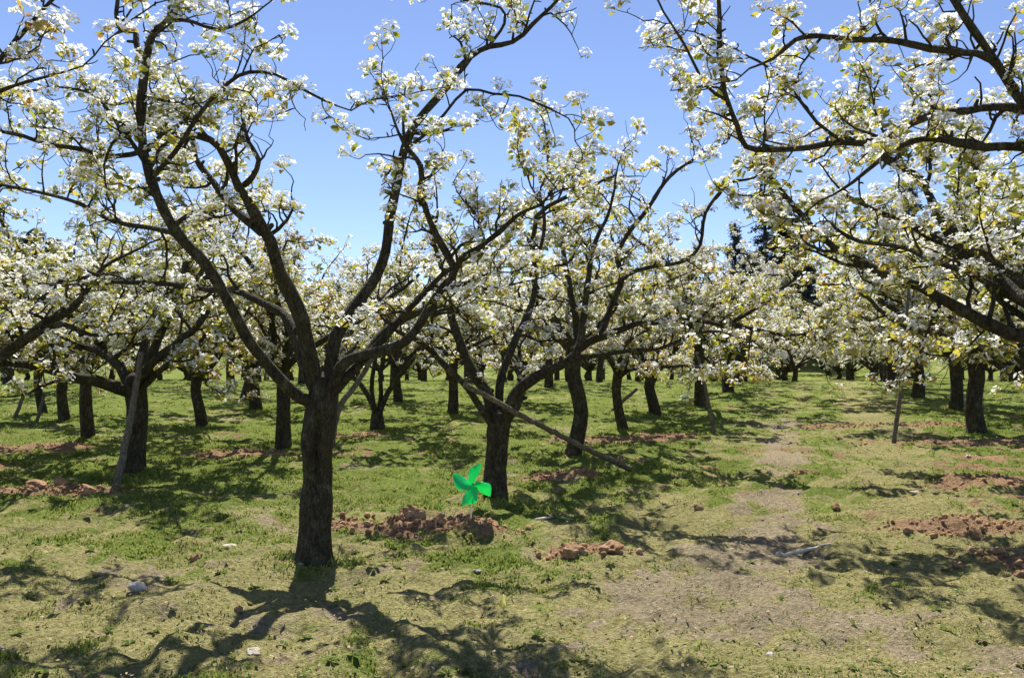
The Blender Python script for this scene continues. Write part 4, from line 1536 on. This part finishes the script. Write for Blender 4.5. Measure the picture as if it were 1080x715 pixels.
lump("soil_clod", 405, 556, .075, SOIL, "middle sized clod between the big trunk and the largest round clod", "clod", CG, 16, .7)
lump("soil_clod", 357, 566, .06, SOIL, "reddish clod touching the right side of the big trunk's foot", "clod", CG, 17, .7)
lump("soil_clod", 92, 522, .13, SOIL, "right one of the reddish clods heaped at the left edge", "clod", CG, 18, .7)
lump("soil_clod", 36, 520, .13, SOIL, "left one of the reddish clods heaped at the left edge", "clod", CG, 19, .7)
lump("soil_clod", 64, 519, .10, SOIL, "middle one of the reddish clods heaped at the left edge", "clod", CG, 20, .7)
lump("soil_clod", 845, 505, .07, SOIL, "lone reddish clod lying on the worn path", "clod", CG, 21, .8)
lump("soil_clod", 605, 592, .12, SOIL, "left of two dark clods in the shade below the leaning pole", "clod", CG, 22, .7)
lump("soil_clod", 645, 590, .11, SOIL, "right of two dark clods in the shade below the leaning pole", "clod", CG, 23, .7)
lump("soil_clod", 737, 545, .05, SOIL, "small brown clod on the left border of the path", "clod", CG, 24, .8)
lump("soil_clod", 882, 539, .05, SOIL, "small brown clod on the grass strip right of the path", "clod", CG, 25, .8)
lump("soil_clod", 206, 593, .045, SOIL, "small reddish clod below the flat pale stone", "clod", CG, 26, .8)
lump("soil_clod", 1074, 612, .06, SOIL, "orange clod cut by the right edge low in the view", "clod", CG, 27, .8)
lump("soil_clod", 252, 651, .03, SOIL, "tiny dark clod in the grass left of the big tree's shadow", "clod", CG, 28, .8)

# loose crumbs over the dug patches: nobody could count them
crng = np.random.default_rng(88)
tet = [lump_mesh("crumb", 200 + k, 1, .85, .7, .22, 2) for k in range(4)]
cv, cf, off = [], [], 0
for me_t in tet:
    me_t.calc_loop_triangles()
for (cx, cy, a_, b_, h_) in PATCHES:
    n_ = int(300 * min(1.6, a_ * b_ * 4) * (1.0 if cy < 11 else .7)) + 25
    for k in range(n_):
        r_ = crng.random() ** .65 * 1.25
        th = crng.uniform(0, 6.28)
        x, y = cx + a_ * r_ * math.cos(th), cy + b_ * r_ * math.sin(th)
        s = crng.gamma(1.0, .008) + .004
        s = min(s, .038)
        me_t = tet[int(crng.integers(0, 4))]
        v = np.array([p.co[:] for p in me_t.vertices]) * s
        Rm = rot_to(crng.normal(0, 1, 3)[None, :], np.array([crng.uniform(0, 6.28)]))[0]
        v = v @ Rm.T + np.array([x, y, 0])
        cv.append((v, x, y, s))
        cf.append(np.array([p.vertices[:] for p in me_t.polygons]) + off)
        off += len(v)
zz = ground_z(np.array([c[1] for c in cv]), np.array([c[2] for c in cv]))
allv = np.vstack([c[0] + np.array([0, 0, z_ + c[3] * .35]) for c, z_ in zip(cv, zz)])
tag(link("soil_crumbs", mesh_from("soil_crumbs", allv, None, np.vstack(cf), True), SOIL), kind="stuff")
for me_t in tet:
    bpy.data.meshes.remove(me_t)

# ------------------------------------------------------------------ green toy windmill and the little yellow one
def pinwheel():
    x, y = ground_hit(496, 566)
    z = gz(x, y)
    root = empty("pinwheel", (x, y, z))
    hub = at(498, 510, y) - np.array([x, y, z])
    greenm = plain("green_plastic_sheet", (0.03, 0.80, 0.30), .35, .5)
    stickm = plain("white_plastic_stick", (0.8, 0.78, 0.7), .4)
    mb = MB()
    mb.tube(np.array([(0, 0, -.05), hub * .5 + np.array([.004, 0, 0]), hub + np.array([0, .02, -.01])]), [.0075, .0075, .007], 8)
    link("stick", mb.mesh("stick"), stickm, root)
    ux, uy, uz = np.array([.97, .22, .05]), np.array([-.03, -.1, .99]), np.array([.2, -.97, -.1])
    for k, deg in enumerate((77, 160, 252, 334)):
        a = math.radians(deg)
        nseg = 9
        V = []
        for i in range(nseg + 1):
            t = i / nseg
            # sail: a broad strip leaving the hub, one long edge folded over towards the front, ending in a slanted corner
            r0 = .010 + .20 * t
            w = .075 + .075 * min(1, t * 1.9)
            if t > .62:
                w *= 1 - .93 * ((t - .62) / .38) ** 1.3
            c, s = math.cos(a - .22 * t), math.sin(a - .22 * t)
            p1 = ux * c * r0 + uy * s * r0 + uz * .006
            tang = ux * s - uy * c
            for j in range(4):
                f_ = j / 3
                curl = .095 * math.sin(f_ * 2.0) * math.sin(math.pi * min(1, t * .75 + .2))
                V.append(hub + p1 - tang * w * (f_ - .22) * (1 - .25 * f_) + uz * curl)
        q = [[i * 4 + j, i * 4 + j + 1, (i + 1) * 4 + j + 1, (i + 1) * 4 + j] for i in range(nseg) for j in range(3)]
        V = np.array(V)
        back = V - uz * .0015
        nV = len(V)
        qb = [[b + nV for b in f_[::-1]] for f_ in q]
        link("blade", mesh_from("blade", np.vstack([V, back]), np.array(q + qb), None, True), greenm, root)
    me = lump_mesh("hub", 2, .014, .014, .014, .02, 2)
    link("hub", me, plain("dark_green_plastic", (0.03, 0.26, 0.12), .35), root, tuple(hub + uz * .014))
    tag(root, "bright green toy pinwheel on a thin white stick in front of a pear trunk", "pinwheel")


def yellow_toy():
    x, y = ground_hit(531, 668)
    z = gz(x, y)
    root = empty("paper_flower", (x, y, z))
    top = at(531, 640, y)[2] - z
    mb = MB()
    mb.tube(np.array([(0, 0, -.04), (.002, 0, top * .5), (0, 0, top)]), [.0022, .0022, .002], 6)
    link("stick", mb.mesh("stick"), plain("straw_stick", (0.45, 0.42, 0.22), .6), root)
    rng = np.random.default_rng(3)
    V, q = [], []
    for k in range(5):
        a = k * 1.256 + .3
        d = np.array([math.cos(a), math.sin(a), 0])
        s = np.array([-math.sin(a), math.cos(a), 0])
        b = len(V)
        for (r, zf, w) in ((.004, -.01, .006), (.022, .012, .02), (.020, .045, .014), (.010, .075, .003)):
            V += [d * r - s * w + UP * (top + zf), d * r + s * w + UP * (top + zf)]
        q += [[b, b + 1, b + 3, b + 2], [b + 2, b + 3, b + 5, b + 4], [b + 4, b + 5, b + 7, b + 6]]
    link("petals", mesh_from("petals", np.array(V), np.array(q), None, True), plain("pale_yellow_paper", (0.78, 0.74, 0.26), .6, .4), root)
    tag(root, "small pale yellow pointed flower on a thin stalk in the foreground", "flower")


pinwheel()
yellow_toy()

# ------------------------------------------------------------------ grass, low weeds and litter
def ground_samples(n, y0, y1, power, rng, margin=.6):
    u = rng.random(n)
    k = 1 - power
    y = (y0 ** k + u * (y1 ** k - y0 ** k)) ** (1 / k)
    x = rng.uniform(-1, 1, n) * (y * 540 / 935 + margin)
    return x, y


def grass(n_tuft, blades, y0, y1, power, seed):
    rng = np.random.default_rng(seed)
    x, y = ground_samples(n_tuft, y0, y1, power, rng)
    bare, lush = cover_masks(x, y)
    soil, _ = patch_mask(x, y)
    clump = np.clip(.42 + 1.9 * fbm(x, y, 2.4, 4, 211, .65), 0, 1)
    keep = rng.random(n_tuft) < np.clip(.20 + .95 * lush, 0, 1) * (1 - .85 * bare) * (1 - .95 * np.clip(soil * 1.4, 0, 1)) * (.2 + .8 * clump)
    x, y, lush, clump = x[keep], y[keep], lush[keep], clump[keep]
    for p_ in placed:
        if p_[1] < 24:
            a_ = rng.uniform(0, 6.28, 60)
            r_ = rng.uniform(.13, .42, 60)
            x = np.concatenate([x, p_[0] + r_ * np.cos(a_)])
            y = np.concatenate([y, p_[1] + r_ * np.sin(a_)])
            lush = np.concatenate([lush, rng.uniform(.3, 1.3, 60)])
            clump = np.concatenate([clump, rng.uniform(.4, 1.2, 60)])
    K = len(x)
    x = np.repeat(x, blades) + rng.normal(0, .03, K * blades)
    y = np.repeat(y, blades) + rng.normal(0, .03, K * blades)
    z = ground_z(x, y)
    hl = np.repeat(.013 + .034 * lush * clump, blades) * rng.uniform(.5, 1.4, K * blades)
    w = (.0022 + .00042 * y) * rng.uniform(.7, 1.3, K * blades)
    a = rng.uniform(0, 6.28, K * blades)
    lean = rng.uniform(.25, 1.3, K * blades)
    d = np.stack([np.cos(a), np.sin(a), np.zeros_like(a)], -1)
    s = np.stack([-np.sin(a), np.cos(a), np.zeros_like(a)], -1)
    b = np.stack([x, y, z - .004], -1)
    m = b + d * (hl * lean * .35)[:, None] + UP * (hl * .65)[:, None]
    t = b + d * (hl * lean)[:, None] + UP * (hl * 1.0)[:, None]
    V = np.stack([b - s * w[:, None], b + s * w[:, None], m + s * (w * .8)[:, None], t, m - s * (w * .8)[:, None]], 1)
    i = np.arange(len(x))[:, None] * 5
    return V.reshape(-1, 3), i + np.array([[0, 1, 2, 4]]), i + np.array([[4, 2, 3]])


v1, q1, t1 = grass(52000, 8, 3.6, 34, 1.35, 5)
tag(link("grass", mesh_from("grass", v1, q1, t1), GRASS), kind="stuff")


def weeds(n, seed):
    """flat broad-leaved rosettes among the grass"""
    rng = np.random.default_rng(seed)
    x, y = ground_samples(n, 3.8, 20, 1.4, rng)
    bare, lush = cover_masks(x, y)
    keep = rng.random(n) < .35 + .6 * lush
    x, y = x[keep], y[keep]
    V, q, b = [], [], 0
    for cx, cy in zip(x, y):
        cz = gz(cx, cy)
        k = int(rng.integers(5, 10))
        size = rng.uniform(.02, .06)
        for i in range(k):
            a = i * 6.283 / k + rng.normal(0, .3)
            el = rng.uniform(.1, .8)
            L = size * rng.uniform(.7, 1.3)
            d = np.array([math.cos(a) * math.cos(el), math.sin(a) * math.cos(el), math.sin(el)])
            s_ = np.array([-math.sin(a), math.cos(a), 0]) * L * .26
            o = np.array([cx, cy, cz])
            mid_ = o + d * L * .6
            V += [o, mid_ - s_, o + d * L - UP * L * .18, mid_ + s_]
            q.append([b, b + 1, b + 2, b + 3])
            b += 4
    tag(link("weeds", mesh_from("weeds", np.array(V), np.array(q)), WEED), kind="stuff")


weeds(1500, 64)


def litter(n, seed, mat, name, size, petals=False):
    rng = np.random.default_rng(seed)
    x, y = ground_samples(n, 3.6, 24, 1.5, rng)
    z = ground_z(x, y) + .004
    s = size * rng.uniform(.5, 1.5, n)
    nr = rng.normal(0, .22, (n, 3)) + UP
    V, q = scatter_quads(np.stack([x, y, z], -1), nr, 1.0, .55, rng)
    V = V.reshape(n, 4, 3)
    c = V.mean(axis=1, keepdims=True)
    V = (V - c) * s[:, None, None] + c
    tag(link(name, mesh_from(name, V.reshape(-1, 3), q), mat), kind="stuff")


litter(6500, 61, LITTER, "leaf_litter", .019)
litter(260, 62, PETAL, "fallen_petals", .008)
